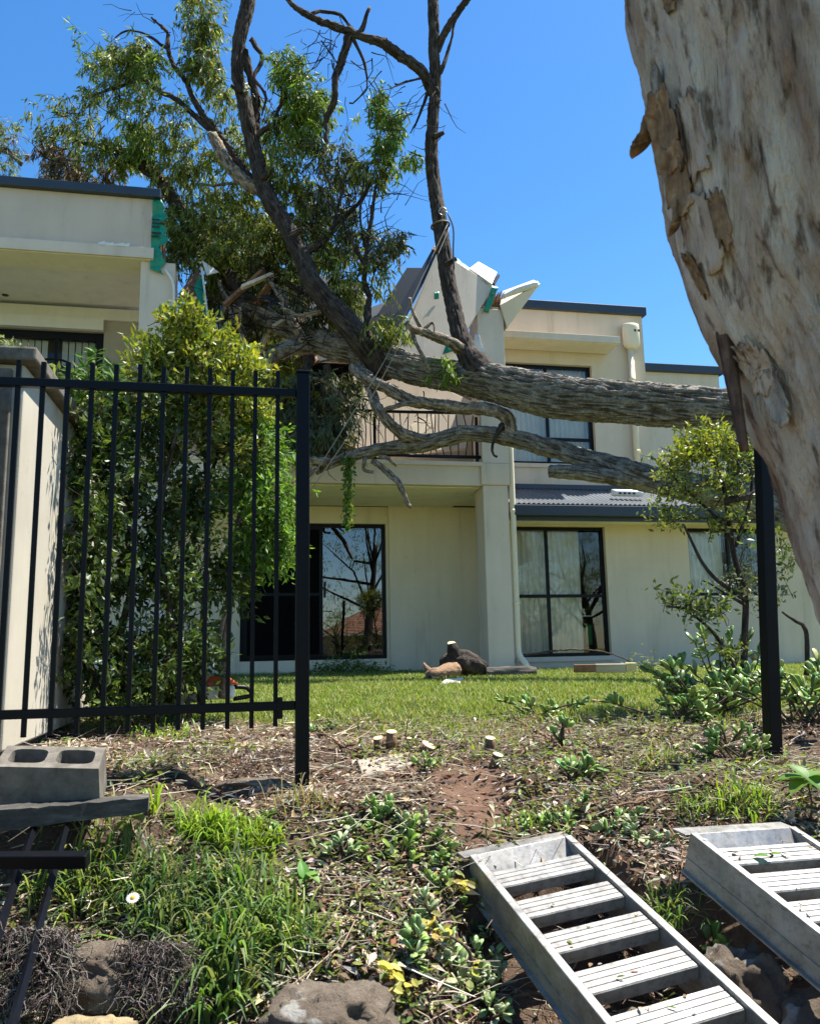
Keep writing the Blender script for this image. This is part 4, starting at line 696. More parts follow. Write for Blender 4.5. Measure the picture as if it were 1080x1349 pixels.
def flake(px, py, w, h, out, ang, curl, mat, seed, Y=GY-0.1, name='bark_flake'):
    c = pt(px, py, Y); n = 12; s, t = np.meshgrid(np.linspace(-0.5, 0.5, 7), np.linspace(0, 1, n)); wid = w*Y/FPX*(1-0.75*t**1.6)*(1+0.4*(fbm(np.stack([t*5+seed, s*3, t*0], -1), 2)-0.4)); hh = h*Y/FPX
    ca, sa = math.cos(ang), math.sin(ang); X = s*wid; Yv = -t*hh; O = out*hh*(t**curl)
    V = c+np.stack([X*ca-Yv*sa, -O-0.02*np.cos(s*3.0)+0.004*fbm(np.stack([s*6, t*9, t*0+seed], -1), 3), X*sa+Yv*ca], -1); i = (np.arange(n-1)[:, None]*7+np.arange(6)[None, :]).ravel()
    o = obj_np(name, V.reshape(-1, 3), [np.stack([i, i+1, i+8, i+7], -1)], mat, gt, True); m = o.modifiers.new('s', 'SOLIDIFY'); m.thickness = 0.003; return o
M['flake_tan'] = barkmat('tan_bark_flake', (0.16, 0.09, 0.05), (0.33, 0.205, 0.115), (0.52, 0.37, 0.23), (1, 1, 0.25), 16, 42, 1.0); M['flake_brown'] = barkmat('brown_bark_flake', (0.07, 0.04, 0.03), (0.13, 0.08, 0.06), (0.22, 0.15, 0.11), (1, 1, 0.12), 20, 60, 0.9)
flake(952, 425, 22, 185, 0.0, math.radians(4), 2, M['flake_brown'], 6, GY+0.01, 'hanging_bark_strip')
M['flake_grey'] = barkmat('grey_bark_flake', (0.20, 0.165, 0.135), (0.38, 0.33, 0.28), (0.52, 0.465, 0.405), (1, 1, 0.25), 15, 42, 1.0)
for (y, al, w_, h_, lf, cu, mt) in ((170, 8, 0.07, 0.16, 0.012, 0.02, 'flake_tan'), (230, 10, 0.06, 0.14, 0.010, 0.02, 'flake_tan'), (150, -6, 0.05, 0.07, 0.016, 0.05, 'flake_tan'), (200, 24, 0.07, 0.15, 0.006, 0.015, 'gum'), (275, 4, 0.04, 0.06, 0.012, 0.03, 'flake_tan'), (300, 16, 0.07, 0.12, 0.006, 0.012, 'gum'), (190, 16, 0.03, 0.12, 0.006, 0.014, 'flake_brown'), (330, 6, 0.025, 0.05, 0.008, 0.02, 'flake_tan'), (300, 28, 0.03, 0.09, 0.004, 0.01, 'flake_tan'), (430, 12, 0.05, 0.14, 0.006, 0.012, 'gum'), (480, 16, 0.05, 0.12, 0.006, 0.015, 'flake_grey'), (20, 25, 0.025, 0.1, 0.002, 0.008, 'flake_tan'), (110, 8, 0.04, 0.08, 0.006, 0.02, 'flake_grey')):
    plate(y, math.radians(al), w_, h_, lf, cu, M[mt], y*0.37+al)

# ------------------------------------------------------------------ steel picket fence
VF = 3.7
fn = thing('picket_fence', 'standing black steel picket fence panel in front of the hedge', 'fence', W(-0.4, VF, -0.62))
MB().fb(0.205, 0.265, VF-0.03, VF+0.03, -0.85, 1.262).build('post', M['fence'], fn, bevel=0.004)
MB().fb(0.201, 0.269, VF-0.034, VF+0.034, 1.263, 1.275).build('post_cap', M['fence'], fn, bevel=0.003)
for z in (1.15, -0.265): MB().fb(-1.9, 0.204, VF-0.018, VF+0.018, z, z+0.038).build('rail', M['fence'], fn, bevel=0.003)
pk = MB().box([W(-.0095, -.0095, -0.335), W(.0095, -.0095, -0.335), W(.0095, .0095, -0.335), W(-.0095, .0095, -0.335), W(-.0095, -.0095, 1.27), W(.0095, -.0095, 1.27), W(.0095, .0095, 1.27), W(-.0095, .0095, 1.27)]).build('picket', M['fence'], fn); pme = pk.data; pk0 = np.array([0, 0, -0.335]); bpy.data.objects.remove(pk)
for k in range(20):
    o = inst('picket', pme, W(0.12-k*0.1018, VF, -0.335+random.uniform(-0.004, 0.004)), fn)
MB().fb(0.13, 0.15, VF-0.022, VF+0.022, -0.3, -0.21).build('bracket', M['fence'], fn)
pr = thing('fence_post', 'lone black steel fence post leaning beside the gum trunk', 'post', G(1014, 985))
b = W(2.49, VF, -0.75); t_ = W(2.615, VF, 1.27); ax = unit(t_-b); sx = unit(UD-ax*(UD@ax))*0.033; sy = unit(np.cross(ax, sx))*0.033
MB().ob((b+t_)/2, sx, sy, (t_-b)/2).build('shaft', M['fence'], pr, bevel=0.005); MB().ob(t_+ax*0.008, sx*1.08, sy*1.08, ax*0.007).build('cap', M['fence'], pr, bevel=0.003)
mid = b+(t_-b)*0.28; MB().ob(mid, sx*1.35, sy*1.1, ax*0.006).build('bracket', M['fence'], pr)
# uprooted fence panel lying down the bank, bottom left
fp = thing('fallen_fence_panel', 'fallen black fence rail with two loose pickets at lower left', 'fence', G(60, 1150))
a, b = pt(-60, 1134, 2.62), pt(116, 1133, 2.62); MB().ob((a+b)/2, (b-a)/2, np.array([0, 0.02, 0.004]), np.array([0, -0.004, 0.02])).build('rail', M['fence'], fp, bevel=0.003)
for (p, q) in (((44, 1092, 2.86), (-22, 1290, 2.25)), ((86, 1092, 2.86), (14, 1360, 2.13))):
    a, b = pt(*p), pt(*q); V, F = tube_arrays(np.linspace(a, b, 3), 0.0125, 4); obj_np('picket', V, F, M['fence'], fp)

# ------------------------------------------------------------------ rendered boundary wall on the left
bw = thing('boundary_wall', 'cream rendered boundary wall with capping behind the fence at left', 'wall', W(-1.4, 4.7, -0.6))
MB().fb(-1.9, -1.035, 3.93, 5.9, -0.42, 1.33).build('wall', M['wall_cream'], bw, bevel=0.01)
MB().fb(-1.9, -1.085, 3.90, 3.928, -0.36, 1.30).build('front_panel', M['concrete'], bw, bevel=0.006)
MB().fb(-1.95, -0.975, 3.87, 5.95, 1.332, 1.40).build('capping', M['concrete'], bw, bevel=0.012)
MB().fb(-1.86, -1.1, 4.0, 5.8, -0.8, -0.424).build('footing', M['concrete'], bw)
tg = thing('planter_seedling', 'small pale leafy seedling growing on top of the boundary wall', 'plant', W(-1.0, 4.2, 1.40))
P = pt(14, 458, 4.25)+rng.normal(size=(90, 3))*np.array([0.03, 0.04, 0.02]); leaf_obj('leaves', P, unit(rng.normal(size=(90, 3))+[0, 0, 0.6]), rdir(90), 0.022+0.012*rng.random(90), np.full(90, 0.013), pick([(0.16, 0.2, 0.07), (0.2, 0.24, 0.1)], 90), M['leaf'], tg)

# ------------------------------------------------------------------ shrubs
def shrub(name, label, base, stems, clusters, pal_mat, L, wr, hang, per, twig, six=False, bark='bark_dark', dens=1.9):
    s = thing(name, label, 'shrub', base)
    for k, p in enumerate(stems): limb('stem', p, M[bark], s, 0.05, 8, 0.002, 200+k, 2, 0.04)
    (P, D, N, L_, Wd, cc), segs = sprays(clusters, L, wr, hang, per, twig, 0.0018, dens=dens)
    leaf_obj('foliage', P, D, N, L_, Wd, cc, M[pal_mat], s, six); V, F = tubes_many(segs, 4); obj_np('twigs', V, F, M[bark], s, True); return s
DARKG = [(0.045, 0.078, 0.02), (0.065, 0.105, 0.024), (0.10, 0.145, 0.03), (0.05, 0.085, 0.026)]; YEL = [(0.27, 0.30, 0.035), (0.20, 0.24, 0.03), (0.36, 0.36, 0.05), (0.12, 0.16, 0.026)]; LIME = [(0.11, 0.21, 0.03), (0.15, 0.26, 0.04), (0.08, 0.16, 0.025)]
shrub('hedge_shrub', 'tall dark dense shrub filling the space behind the picket fence', G(200, 950), [[(170, 950, 4.9, 6), (160, 850, 4.9, 5), (175, 740, 4.9, 4), (150, 620, 4.9, 2)], [(200, 950, 5, 6), (225, 830, 5, 5), (210, 700, 5, 4), (235, 560, 5, 2)], [(140, 950, 4.8, 5), (110, 820, 4.8, 4), (120, 690, 4.8, 3), (100, 560, 4.8, 2)], [(250, 945, 5.1, 4), (235, 850, 5.1, 3), (260, 720, 5.1, 2)]],
 [(110, 560, 36, 44, 4.8, 55, DARKG), (130, 640, 42, 50, 4.8, 65, DARKG), (120, 740, 40, 50, 4.8, 60, DARKG), (110, 840, 34, 50, 4.8, 50, DARKG), (190, 560, 48, 44, 5.1, 65, DARKG), (200, 650, 50, 50, 5.1, 75, DARKG), (190, 750, 50, 50, 5.0, 70, DARKG), (190, 850, 50, 44, 5.0, 60, DARKG), (255, 650, 40, 50, 5.3, 55, DARKG), (255, 750, 40, 50, 5.2, 60, DARKG), (245, 850, 40, 44, 5.2, 55, DARKG), (160, 520, 44, 22, 5.0, 40, GUM), (95, 520, 16, 24, 4.7, 16, GUM), (112, 545, 18, 22, 4.42, 9, DARKG), (120, 640, 16, 36, 4.42, 8, DARKG), (118, 760, 16, 40, 4.42, 8, DARKG), (150, 900, 50, 30, 4.9, 36, DARKG), (225, 895, 40, 26, 5.1, 30, DARKG)], 'leaf_glossy', (0.04, 0.07), 0.42, 0.25, 15, 0.16, dens=1.25)
shrub('golden_shrub', 'rounded shrub with glowing yellow-green leaf tips above the fence rail', G(255, 945), [[(262, 940, 5.4, 5), (270, 800, 5.4, 4.5), (272, 660, 5.4, 4), (268, 540, 5.4, 3), (270, 470, 5.4, 2)], [(272, 640, 5.4, 3), (300, 560, 5.4, 2), (315, 500, 5.4, 1.5)], [(270, 600, 5.4, 3), (235, 530, 5.4, 2), (225, 460, 5.4, 1.2)]],
 [(245, 440, 36, 16, 5.35, 56, YEL), (225, 475, 30, 22, 5.3, 40, YEL), (280, 470, 36, 24, 5.3, 50, YEL), (320, 490, 24, 16, 5.3, 36, YEL), (250, 515, 44, 22, 5.3, 46, GUM), (310, 525, 34, 22, 5.3, 36, YEL), (200, 500, 20, 18, 5.3, 22, YEL), (270, 560, 40, 30, 5.4, 44, GUM), (330, 545, 24, 24, 5.4, 26, YEL), (220, 590, 30, 30, 5.4, 28, GUM), (300, 600, 30, 30, 5.4, 30, GUM)], 'leaf_glossy', (0.04, 0.06), 0.42, -0.25, 14, 0.14)
shrub('bright_green_shrub', 'bright green feathery shrub between the hedge and the fence post', G(300, 940), [[(292, 920, 5.5, 6), (300, 840, 5.5, 5.5), (306, 740, 5.5, 5), (318, 660, 5.6, 3.5), (335, 590, 5.6, 2)], [(300, 900, 5.45, 5), (285, 860, 5.45, 4), (300, 790, 5.45, 3)], [(305, 740, 5.5, 3), (340, 690, 5.6, 2), (365, 670, 5.6, 1.2)]],
 [(345, 600, 24, 26, 5.6, 42, LIME), (330, 650, 30, 26, 5.6, 46, LIME), (362, 665, 20, 22, 5.6, 36, LIME), (335, 700, 30, 24, 5.55, 44, LIME), (365, 705, 16, 16, 5.6, 22, LIME), (345, 738, 28, 14, 5.6, 26, LIME), (340, 560, 18, 18, 5.6, 22, LIME), (310, 770, 20, 30, 5.5, 18, DARKG)], 'leaf', (0.045, 0.075), 0.3, 0.3, 15, 0.16, bark='bark_pale')
fr = thing('fern_frond_plant', 'bright fern-like seedling fronds rising above the fence rail at left', 'plant', pt(130, 560, 4.5))
for (tip, root) in (((128, 460), (120, 540)), ((97, 486), (120, 545)), ((150, 476), (128, 545)), ((112, 470), (122, 540)), ((155, 492), (130, 548)), ((88, 494), (118, 548))):
    a, b = pt(*root, 4.5), pt(*tip, 4.35+0.2*random.random()); P, R = smooth_path([a, (a+b)/2+[0, 0, 0.03], b], [0.004, 0.003, 0.001], 0.02); V, F = tube_arrays(P, R, 4); obj_np('stem', V, F, M['bark_pale'], fr)
    k = 44; t = 0.35+0.65*rng.random(k); P = a+(b-a)*t[:, None]; d = unit(b-a); side = unit(np.cross(d, [0, 1, 0]))*np.sign(rng.random(k)-0.5)[:, None]; leaf_obj('frond', P, side+d*0.5+rng.normal(size=(k, 3))*0.25, rdir(k)*0.4+[0, -0.7, 0.6], 0.05+0.03*rng.random(k), np.full(k, 0.02), pick(LIME, k), M['leaf'], fr, True)
shrub('straggly_shrub', 'straggly half-bare shrub in front of the right-hand wall', G(985, 900), [[(975, 905, 5.6, 5), (985, 800, 5.6, 4.5), (965, 720, 5.6, 4), (950, 640, 5.6, 3), (930, 580, 5.6, 2)], [(982, 790, 5.6, 3.5), (930, 750, 5.6, 2.5), (900, 690, 5.6, 1.6)], [(980, 900, 5.5, 3), (945, 840, 5.5, 2.4), (905, 805, 5.5, 1.6), (878, 798, 5.5, 1)], [(960, 700, 5.6, 3), (910, 650, 5.6, 2), (870, 610, 5.6, 1.2)], [(968, 720, 5.6, 3), (990, 650, 5.6, 2), (985, 580, 5.6, 1.2)], [(985, 800, 5.6, 2.6), (950, 780, 5.6, 1.6), (925, 765, 5.6, 1)], [(1062, 890, 5.7, 3.5), (1062, 830, 5.7, 3.2), (1050, 818, 5.7, 2.4), (1030, 806, 5.7, 1.6)], [(955, 660, 5.6, 5), (985, 655, 5.5, 4.5), (1000, 645, 5.5, 4)]],
 [(890, 600, 28, 18, 5.6, 30, YEL), (930, 580, 28, 16, 5.6, 34, YEL), (965, 590, 24, 24, 5.6, 30, GUM), (880, 630, 16, 14, 5.6, 9, GUM), (920, 640, 30, 22, 5.6, 20, GUM), (975, 640, 18, 30, 5.6, 22, GUM), (890, 675, 18, 12, 5.6, 12, GUM), (960, 690, 20, 24, 5.6, 12, GUM), (900, 800, 20, 10, 5.5, 10, GUM), (935, 805, 24, 10, 5.5, 10, GUM), (880, 795, 8, 6, 5.5, 5, YEL), (970, 780, 14, 30, 5.6, 8, GREYG), (1030, 720, 14, 10, 5.6, 7, DARKG), (1020, 800, 10, 40, 5.6, 12, GREYG), (950, 860, 20, 10, 5.5, 6, GUM)], 'leaf_glossy', (0.035, 0.055), 0.38, -0.1, 12, 0.13, bark='bark_dark')

# ------------------------------------------------------------------ aluminium loading ramps
def ramp(label, A, d, w, n, width, length, rungs):
    A, d, w, n = [np.asarray(q, float) for q in (A, d, w, n)]; r = thing('loading_ramp', label, 'ramp', A+d*length, 'aluminium loading ramps')
    H, T = 0.14, 0.028
    for s in (0, 1):
        c = A+w*(T/2+s*(width-T))+d*length/2-n*H/2
        rm = MB().ob(c, w*T/2, d*length/2, n*H/2).build('side_rail', M['alum'], r, bevel=0.003)
        MB().ob(c+w*(T/2+0.0015)*(-1 if s == 0 else 1)-n*0.02, w*0.0015, d*length/2, n*0.004).build('rail_groove', M['alum'], rm)
        MB().ob(c-n*(H/2-0.004)+w*(0.008 if s else -0.008), w*(T/2+0.006), d*length/2, n*0.003).build('rail_flange', M['alum'], rm)
    iw = width/2-T
    for k, s0 in enumerate(rungs):
        c = A+w*width/2+d*(s0+0.05)-n*0.034; m = MB().ob(c, w*(iw-0.001), d*0.05, n*0.020)
        for q in range(4): m.ob(c+d*(-0.037+0.0247*q)+n*0.0212, w*(iw-0.006), d*0.0108, n*0.0014)
        m.build('rung', M['alum'], r, bevel=0.0015, seg=1)
    m = MB(); c = A+w*width/2   # hooked top plate and lip
    e = unit(d*0.75-n*0.66); q = np.cross(w, e); m.ob(c+d*0.045-n*0.04, w*(iw-0.001), e*0.055, q*0.003); m.build('end_plate', M['alum'], r, bevel=0.001)
    lip = unit(d*0.98+n*0.19); ql = np.cross(w, lip); MB().ob(c-lip*0.03-n*0.008-w*0.012, w*(width/2+0.010), lip*0.034, ql*0.003).build('lip', M['alum'], r, bevel=0.001)
    for s in (0.02, width-0.02):
        V, F = tube_arrays(np.array([A+w*s+d*0.05-n*0.004, A+w*s+d*0.05+n*0.002]), 0.008, 8); obj_np('bolt', V, F, M['alum'], r)
    return r
ramp('aluminium loading ramp in front, its ribbed rungs running down to the bottom edge', [0.19, 3.12, -0.748], [0.32191765, -0.91351577, -0.24871262], [0.94676766, 0.3105724, 0.08470998], [-1.4e-4, -0.262742703, 0.964865924], 0.415, 1.62, [0.115+0.187*k for k in range(8)])
ramp('second aluminium loading ramp, cut off by the right edge of the picture', [0.925, 2.91, -0.6395], [0.33123788, -0.89475649, -0.2994867], [0.93170804, 0.36029188, -0.04593362], [0.14900204, -0.26381921, 0.95299413], 0.46, 1.62, [0.085+0.15*k for k in range(10)])

# ------------------------------------------------------------------ block, sleeper, rocks, timber offcuts, stumps
def rock(label, px, py, r, mat, sq=(1, 1, 0.7), seed=0, sink=0.35, Y=None, name='rock', rough=0.5):
    c = G(px, py) if Y is None else pt(px, py, Y); n = 72; ph, th = np.meshgrid(np.linspace(0.001, np.pi-0.001, n//2), np.linspace(0, 2*np.pi, n, endpoint=False), indexing='ij')
    d = np.stack([np.sin(ph)*np.cos(th), np.sin(ph)*np.sin(th), np.cos(ph)], -1); d2 = np.sign(d)*np.abs(d)**0.75; rr = 1+rough*(fbm(d*1.7+seed*7.1, 3)-0.45)*1.6+0.30*(ridged(d*3.1+seed, 3)-0.7)+0.16*(fbm(d*11+seed, 3)-0.45)
    V = (d2*rr[..., None]*np.array(sq)*r).reshape(-1, 3)+c+np.array([0, 0, r*sq[2]*(1-2*sink) if Y is None else 0]); m = n//2; i = np.arange(m-1)[:, None]*n; j = np.arange(n)[None, :]; F = np.stack([i+j, i+n+j, i+n+(j+1) % n, i+(j+1) % n], -1).reshape(-1, 4)
    return tag(obj_np(name, V, [F], mat, None, True), label, 'rock')
rock('rounded grey brown boulder at the bottom edge left of the ramp', 432, 1362, 0.145, M['rock'], (1.15, 0.9, 0.75), 1, Y=2.28)
rock('dark flat rock in the hollow under the grass clump, lower left', 132, 1290, 0.11, M['rock'], (1.0, 0.7, 0.8), 2, Y=2.5)
rock('pale yellow sandstone at the bottom left corner', 105, 1392, 0.12, M['rock_yellow'], (1.2, 0.9, 0.5), 3, Y=2.2)
rock('mottled boulder between the two ramps', 985, 1345, 0.16, M['rock'], (0.8, 0.8, 1.1), 6, Y=2.62)
rock('lichen-spotted boulder at the lower right under the second ramp', 1085, 1400, 0.2, M['rock'], (0.95, 0.7, 0.8), 7, Y=2.5)
rock('rough rock under the rungs of the front ramp', 860, 1390, 0.14, M['rock'], (1.3, 0.8, 0.7), 8, Y=2.6)
rock('pale broken stone half buried at the foot of the fence post', 330, 1040, 0.075, M['rock'], (2.0, 0.8, 0.45), 10)

cb = thing('concrete_block', 'grey hollow concrete block with two rounded cores at left', 'block', G(60, 1065))
A, B, Cc = pt(-8, 1010, 2.95), pt(130, 1013, 2.93), pt(139, 985, 3.12)   # top front left, top front right, top back right
ex = B-A; ey = Cc-B; ez = unit(np.cross(ex, ey)); ez = ez if ez[2] > 0 else -ez; hgt = 0.145; m = MB(); nn = 20
def rr(cx, cy, hx, hy, k=20, p=4): return [(cx+hx*math.copysign(abs(math.cos(t))**(2/p), math.cos(t)), cy+hy*math.copysign(abs(math.sin(t))**(2/p), math.sin(t))) for t in np.linspace(0, 2*np.pi, k, endpoint=False)]
import bmesh
bm = bmesh.new(); loops = []
def toP(x, y, z): return A+ex*x+ey*y-ez*z
outer = [(0, 0), (1, 0), (1, 1), (0, 1)]; holes = [rr(0.27, 0.52, 0.185, 0.33), rr(0.74, 0.52, 0.185, 0.33)]
for z in (0, hgt):
    es = []; 
    for lp in [outer]+holes:
        vv = [bm.verts.new(toP(x, y, z)) for x, y in lp]; es += [bm.edges.new((vv[i], vv[(i+1) % len(vv)])) for i in range(len(vv))]; loops.append(vv)
    bmesh.ops.triangle_fill(bm, use_beauty=True, use_dissolve=False, edges=es)
for a, b in zip(loops[:3], loops[3:]):
    for i in range(len(a)): bm.faces.new((a[i], a[(i+1) % len(a)], b[(i+1) % len(b)], b[i]))
bmesh.ops.recalc_face_normals(bm, faces=bm.faces); me = bpy.data.meshes.new('shell'); org = np.array(toP(0.5, 0.5, hgt))
for v in bm.verts: v.co -= Vector(org)
bm.to_mesh(me); bm.free(); me.materials.append(M['concrete']); put(bpy.data.objects.new('shell', me), org, cb)
o = MB().ob(toP(0.5, 0.5, hgt-0.01), ex*0.47, ey*0.47, ez*0.004).build('core_floor', M['soil'], cb)
a, b = pt(-40, 1082, 2.84), pt(196, 1058, 2.98); d = b-a; sl = MB()
ny_ = unit(np.cross(d, [0, 0, 1])); k = 30; Vv = []; rngs = np.linspace(0, 1, k)
for s in rngs:
    c = a+d*s; hh = 0.034-0.010*s+0.0015*math.sin(s*9)+0.001*math.sin(s*31); ww = 0.05
    for (y, z) in ((-ww, -hh), (ww, -hh), (ww, hh), (ww*0.2, hh*1.05), (-ww, hh)): Vv.append(c+ny_*y+np.array([0, 0, z])+rng.normal(size=3)*0.0012)
Ff = [(i*5+j, i*5+(j+1) % 5, (i+1)*5+(j+1) % 5, (i+1)*5+j) for i in range(k-1) for j in range(5)]+[(4, 3, 2, 1, 0), tuple((k-1)*5+j for j in range(5))]
tag(sl.add(Vv, Ff).build('timber_sleeper', M['sleeper'], None), 'weathered grey timber sleeper edging below the concrete block', 'timber')

def chunk(name, label, cat, pts, mat, amp=0.03, k=28, cap=None, step=0.02, seed=0):
    t = thing(name, label, cat, np.array(pt(*pts[0][:3]))-np.array([0, 0, pts[0][3]*pts[0][2]/FPX])); pts = [(p[0], p[1], p[2]+0.7, p[3]) for p in pts]; P = np.array([pt(*p[:3]) for p in pts]); R = np.array([p[3]*p[2]/FPX for p in pts]); P, R = smooth_path(P, R, step)
    V, F = tube_arrays(P, R, k, lambda s, th, r: amp*2.2*(fbm(np.stack([np.cos(th)*2+seed, np.sin(th)*2, s*6], -1), 4)-0.45)+amp*0.9*(ridged(np.stack([np.cos(th)*r*40+seed, np.sin(th)*r*40, s*9], -1), 2)-0.6)); obj_np('wood', V, F, mat, t, True)
    if cap:
        d = unit(P[-1]-P[-2]); V, F = tube_arrays(np.array([P[-1]-d*0.004, P[-1]+d*0.006]), R[-1]*0.92, 18); obj_np('cut_face', V, F, cap, t)
    return t
cst = chunk('charred_stump', 'blackened tree stump lying on the lawn against the column with a small pale sawn stub', 'log', [(586, 884, 9.55, 8), (594, 874, 9.55, 15), (608, 872, 9.55, 18), (622, 876, 9.55, 15), (634, 881, 9.55, 10), (641, 886, 9.55, 5)], M['char'], 0.035, 44, None, seed=1)
P, R = smooth_path([pt(600, 866, 10.2), pt(597, 857, 10.15), pt(595, 848, 10.15)], [0.11, 0.075, 0.06], 0.02); V, F = tube_arrays(P, R, 18, lambda s_, t, r_: 0.02*(fbm(np.stack([np.cos(t)*2, np.sin(t)*2, s_*9], -1), 3)-0.45)); obj_np('sawn_stub', V, F, M['char'], cst, True)
V, F = tube_arrays(np.array([P[-1], P[-1]+[0, -0.003, 0.006]]), 0.052, 16); obj_np('cut_face', V, F, M['cutwood'], cst)
chunk('bark_chunk', 'reddish brown bark log lying in front of the blackened stump', 'log', [(565, 895, 9.1, 8), (572, 890, 9.1, 10), (585, 887, 9.2, 10), (602, 883, 9.3, 9)], M['chunk'], 0.03, 30, None, seed=3)
chunk('bark_shard', 'pointed brown bark shard sticking up by the lawn log', 'bark', [(568, 890, 9.15, 5), (563, 882, 9.15, 4), (558, 873, 9.15, 1.5)], M['chunk'], 0.02, 14, None, seed=4)
chunk('dark_log_end', 'dark round log end half sunk in the lawn', 'log', [(556, 903, 9.0, 4), (565, 900, 9.0, 8), (577, 897, 9.05, 7)], M['char'], 0.03, 20, None, seed=5)
chunk('grey_log', 'flat grey weathered log lying in front of the column base', 'log', [(640, 886, 9.5, 6), (660, 886, 9.5, 7.5), (690, 886, 9.5, 7.5), (706, 886, 9.5, 6.5)], M['sleeper'], 0.02, 22, None, seed=6)
tag(sheet('plaster_sheet', [G(580, 905, 0.03), G(606, 902, 0.03), G(612, 899, 0.05), G(588, 901, 0.05)], M['white_paint'], None, 10, 8, 0.02, 0.2, 0.012, 9), 'crumpled white plaster sheet on the grass beside the brown log', 'debris')
a, b = pt(756, 881, 9.9), pt(838, 880, 9.9)
pb = thing('timber_plank', 'pale timber plank lying on the lawn below the big window', 'plank', (a+b)/2-np.array([0, 0, 0.06]))
MB().ob((a*0.83+b*0.17), (b-a)*0.17, np.array([0.01, 0.08, 0]), np.array([0, -0.01, 0.045])).build('brown_end', M['splinter'], pb); MB().ob(a*0.42+b*0.58, (b-a)*0.238, np.array([0.01, 0.08, 0]), np.array([0, -0.01, 0.05])).build('board', M['timber'], pb, bevel=0.006); MB().ob(a*0.09+b*0.91+[0, 0, 0.01], (b-a)*0.085, np.array([0.01, 0.08, 0]), np.array([0, -0.01, 0.05])).build('pale_end', M['cutwood'], pb, bevel=0.006)
# offcut board half buried in the bank
q = [(470, 1006, 4.0), (541, 996, 4.0), (540, 1012, 3.9), (478, 1028, 3.9)]; Q = [G(a, b, 0.02) for a, b, c in q]
m = MB(); m.add(Q+[p-np.array([0, 0.01, 0.05]) for p in Q], [(0, 1, 2, 3), (7, 6, 5, 4), (0, 4, 5, 1), (1, 5, 6, 2), (2, 6, 7, 3), (3, 7, 4, 0)]); tag(m.build('timber_offcut', plain('grey_offcut', (0.34, 0.29, 0.22), 0.9, var=0.55, scale=22, bump=0.5), None, bevel=0.006), 'short grey timber offcut lying on the bank left of the cut stems', 'timber')
# cut plant stems with pale faces
for (px, py, r, h, lean, lab) in ((500, 990, 0.026, 0.07, -0.1, 'leftmost pale cut stem poking from the mulch'), (515, 992, 0.028, 0.11, 0.05, 'tallest pale cut stem beside the timber offcut'), (538, 985, 0.014, 0.05, 0.1, 'thin short cut stem between the thicker stumps'), (558, 996, 0.038, 0.06, 0.5, 'thick cut stem tipped to the right above the bare soil'), (644, 992, 0.026, 0.075, 0.1, 'cut stem standing at the top right of the bare soil'), (652, 1008, 0.025, 0.05, 0.3, 'lowest pale cut stem at the right of the bare soil')):
    c = G(px, py); s = thing('cut_stem', lab, 'stump', c, 'cut stems on the bank'); ax = unit(np.array([lean, -0.25, 1.0])); V, F = tube_arrays(np.array([c-ax*0.04, c, c+ax*h*0.5, c+ax*h]), [r*1.1, r*1.05, r, r*0.98], 14, lambda s_, t, r_: r_*0.12*(fbm(np.stack([np.cos(t)*2, np.sin(t)*2, s_*30], -1), 2)-0.4)); obj_np('bark', V, F, M['chunk'], s, True)
    V, F = tube_arrays(np.array([c+ax*h, c+ax*(h+0.003)]), r*0.97, 16); obj_np('cut_face', V, F, M['cutwood'], s)
# chainsaw on the lawn behind the fence
c = pt(288, 918, 5.6); cs = thing('chainsaw', 'orange and white chainsaw resting on the lawn behind the fence', 'chainsaw', np.array([c[0], c[1], c[2]-0.06]))
orange = plain('orange_plastic', (0.55, 0.10, 0.012), 0.35); f2 = unit(UD+np.array([0, 0.3, 0])); u2 = np.array([0, 0, 1.0]); s2 = np.cross(u2, f2)
MB().ob(c+u2*0.03, f2*0.10, s2*0.055, u2*0.045).build('motor_body', M['white_paint'], cs, bevel=0.02); MB().add([c+f2*x+s2*y+u2*z for x, y, z in ((-.11, -.06, .077), (.13, -.06, .077), (.13, .06, .077), (-.11, .06, .077), (-.07, -.05, .14), (.03, -.05, .15), (.03, .05, .15), (-.07, .05, .14))], [(0, 3, 2, 1), (4, 5, 6, 7), (0, 1, 5, 4), (1, 2, 6, 5), (2, 3, 7, 6), (3, 0, 4, 7)]).build('top_cover', orange, cs, bevel=0.012)
P, R = smooth_path([c-f2*0.1+s2*0.07-u2*0.01, c-f2*0.13+s2*0.075+u2*0.09, c-f2*0.12+u2*0.13, c-f2*0.13-s2*0.075+u2*0.09, c-f2*0.1-s2*0.07-u2*0.01], [0.012]*5, 0.03); V, F = tube_arrays(P, R, 8); obj_np('front_handle', V, F, M['frame'], cs, True)
P, R = smooth_path([c+f2*0.1+u2*0.06, c+f2*0.19+u2*0.05, c+f2*0.22+u2*0.0, c+f2*0.1-u2*0.02], [0.015]*4, 0.03); V, F = tube_arrays(P, R, 8); obj_np('rear_handle', V, F, M['frame'], cs, True)
MB().ob(c-f2*0.28-s2*0.03+u2*0.0, f2*0.18, s2*0.004, u2*0.03).build('guide_bar', M['alum'], cs, bevel=0.003); V, F = tube_arrays(np.array([c+s2*0.056, c+s2*0.07])+u2*0.03, 0.035, 14); obj_np('starter_cover', V, F, M['frame'], cs)

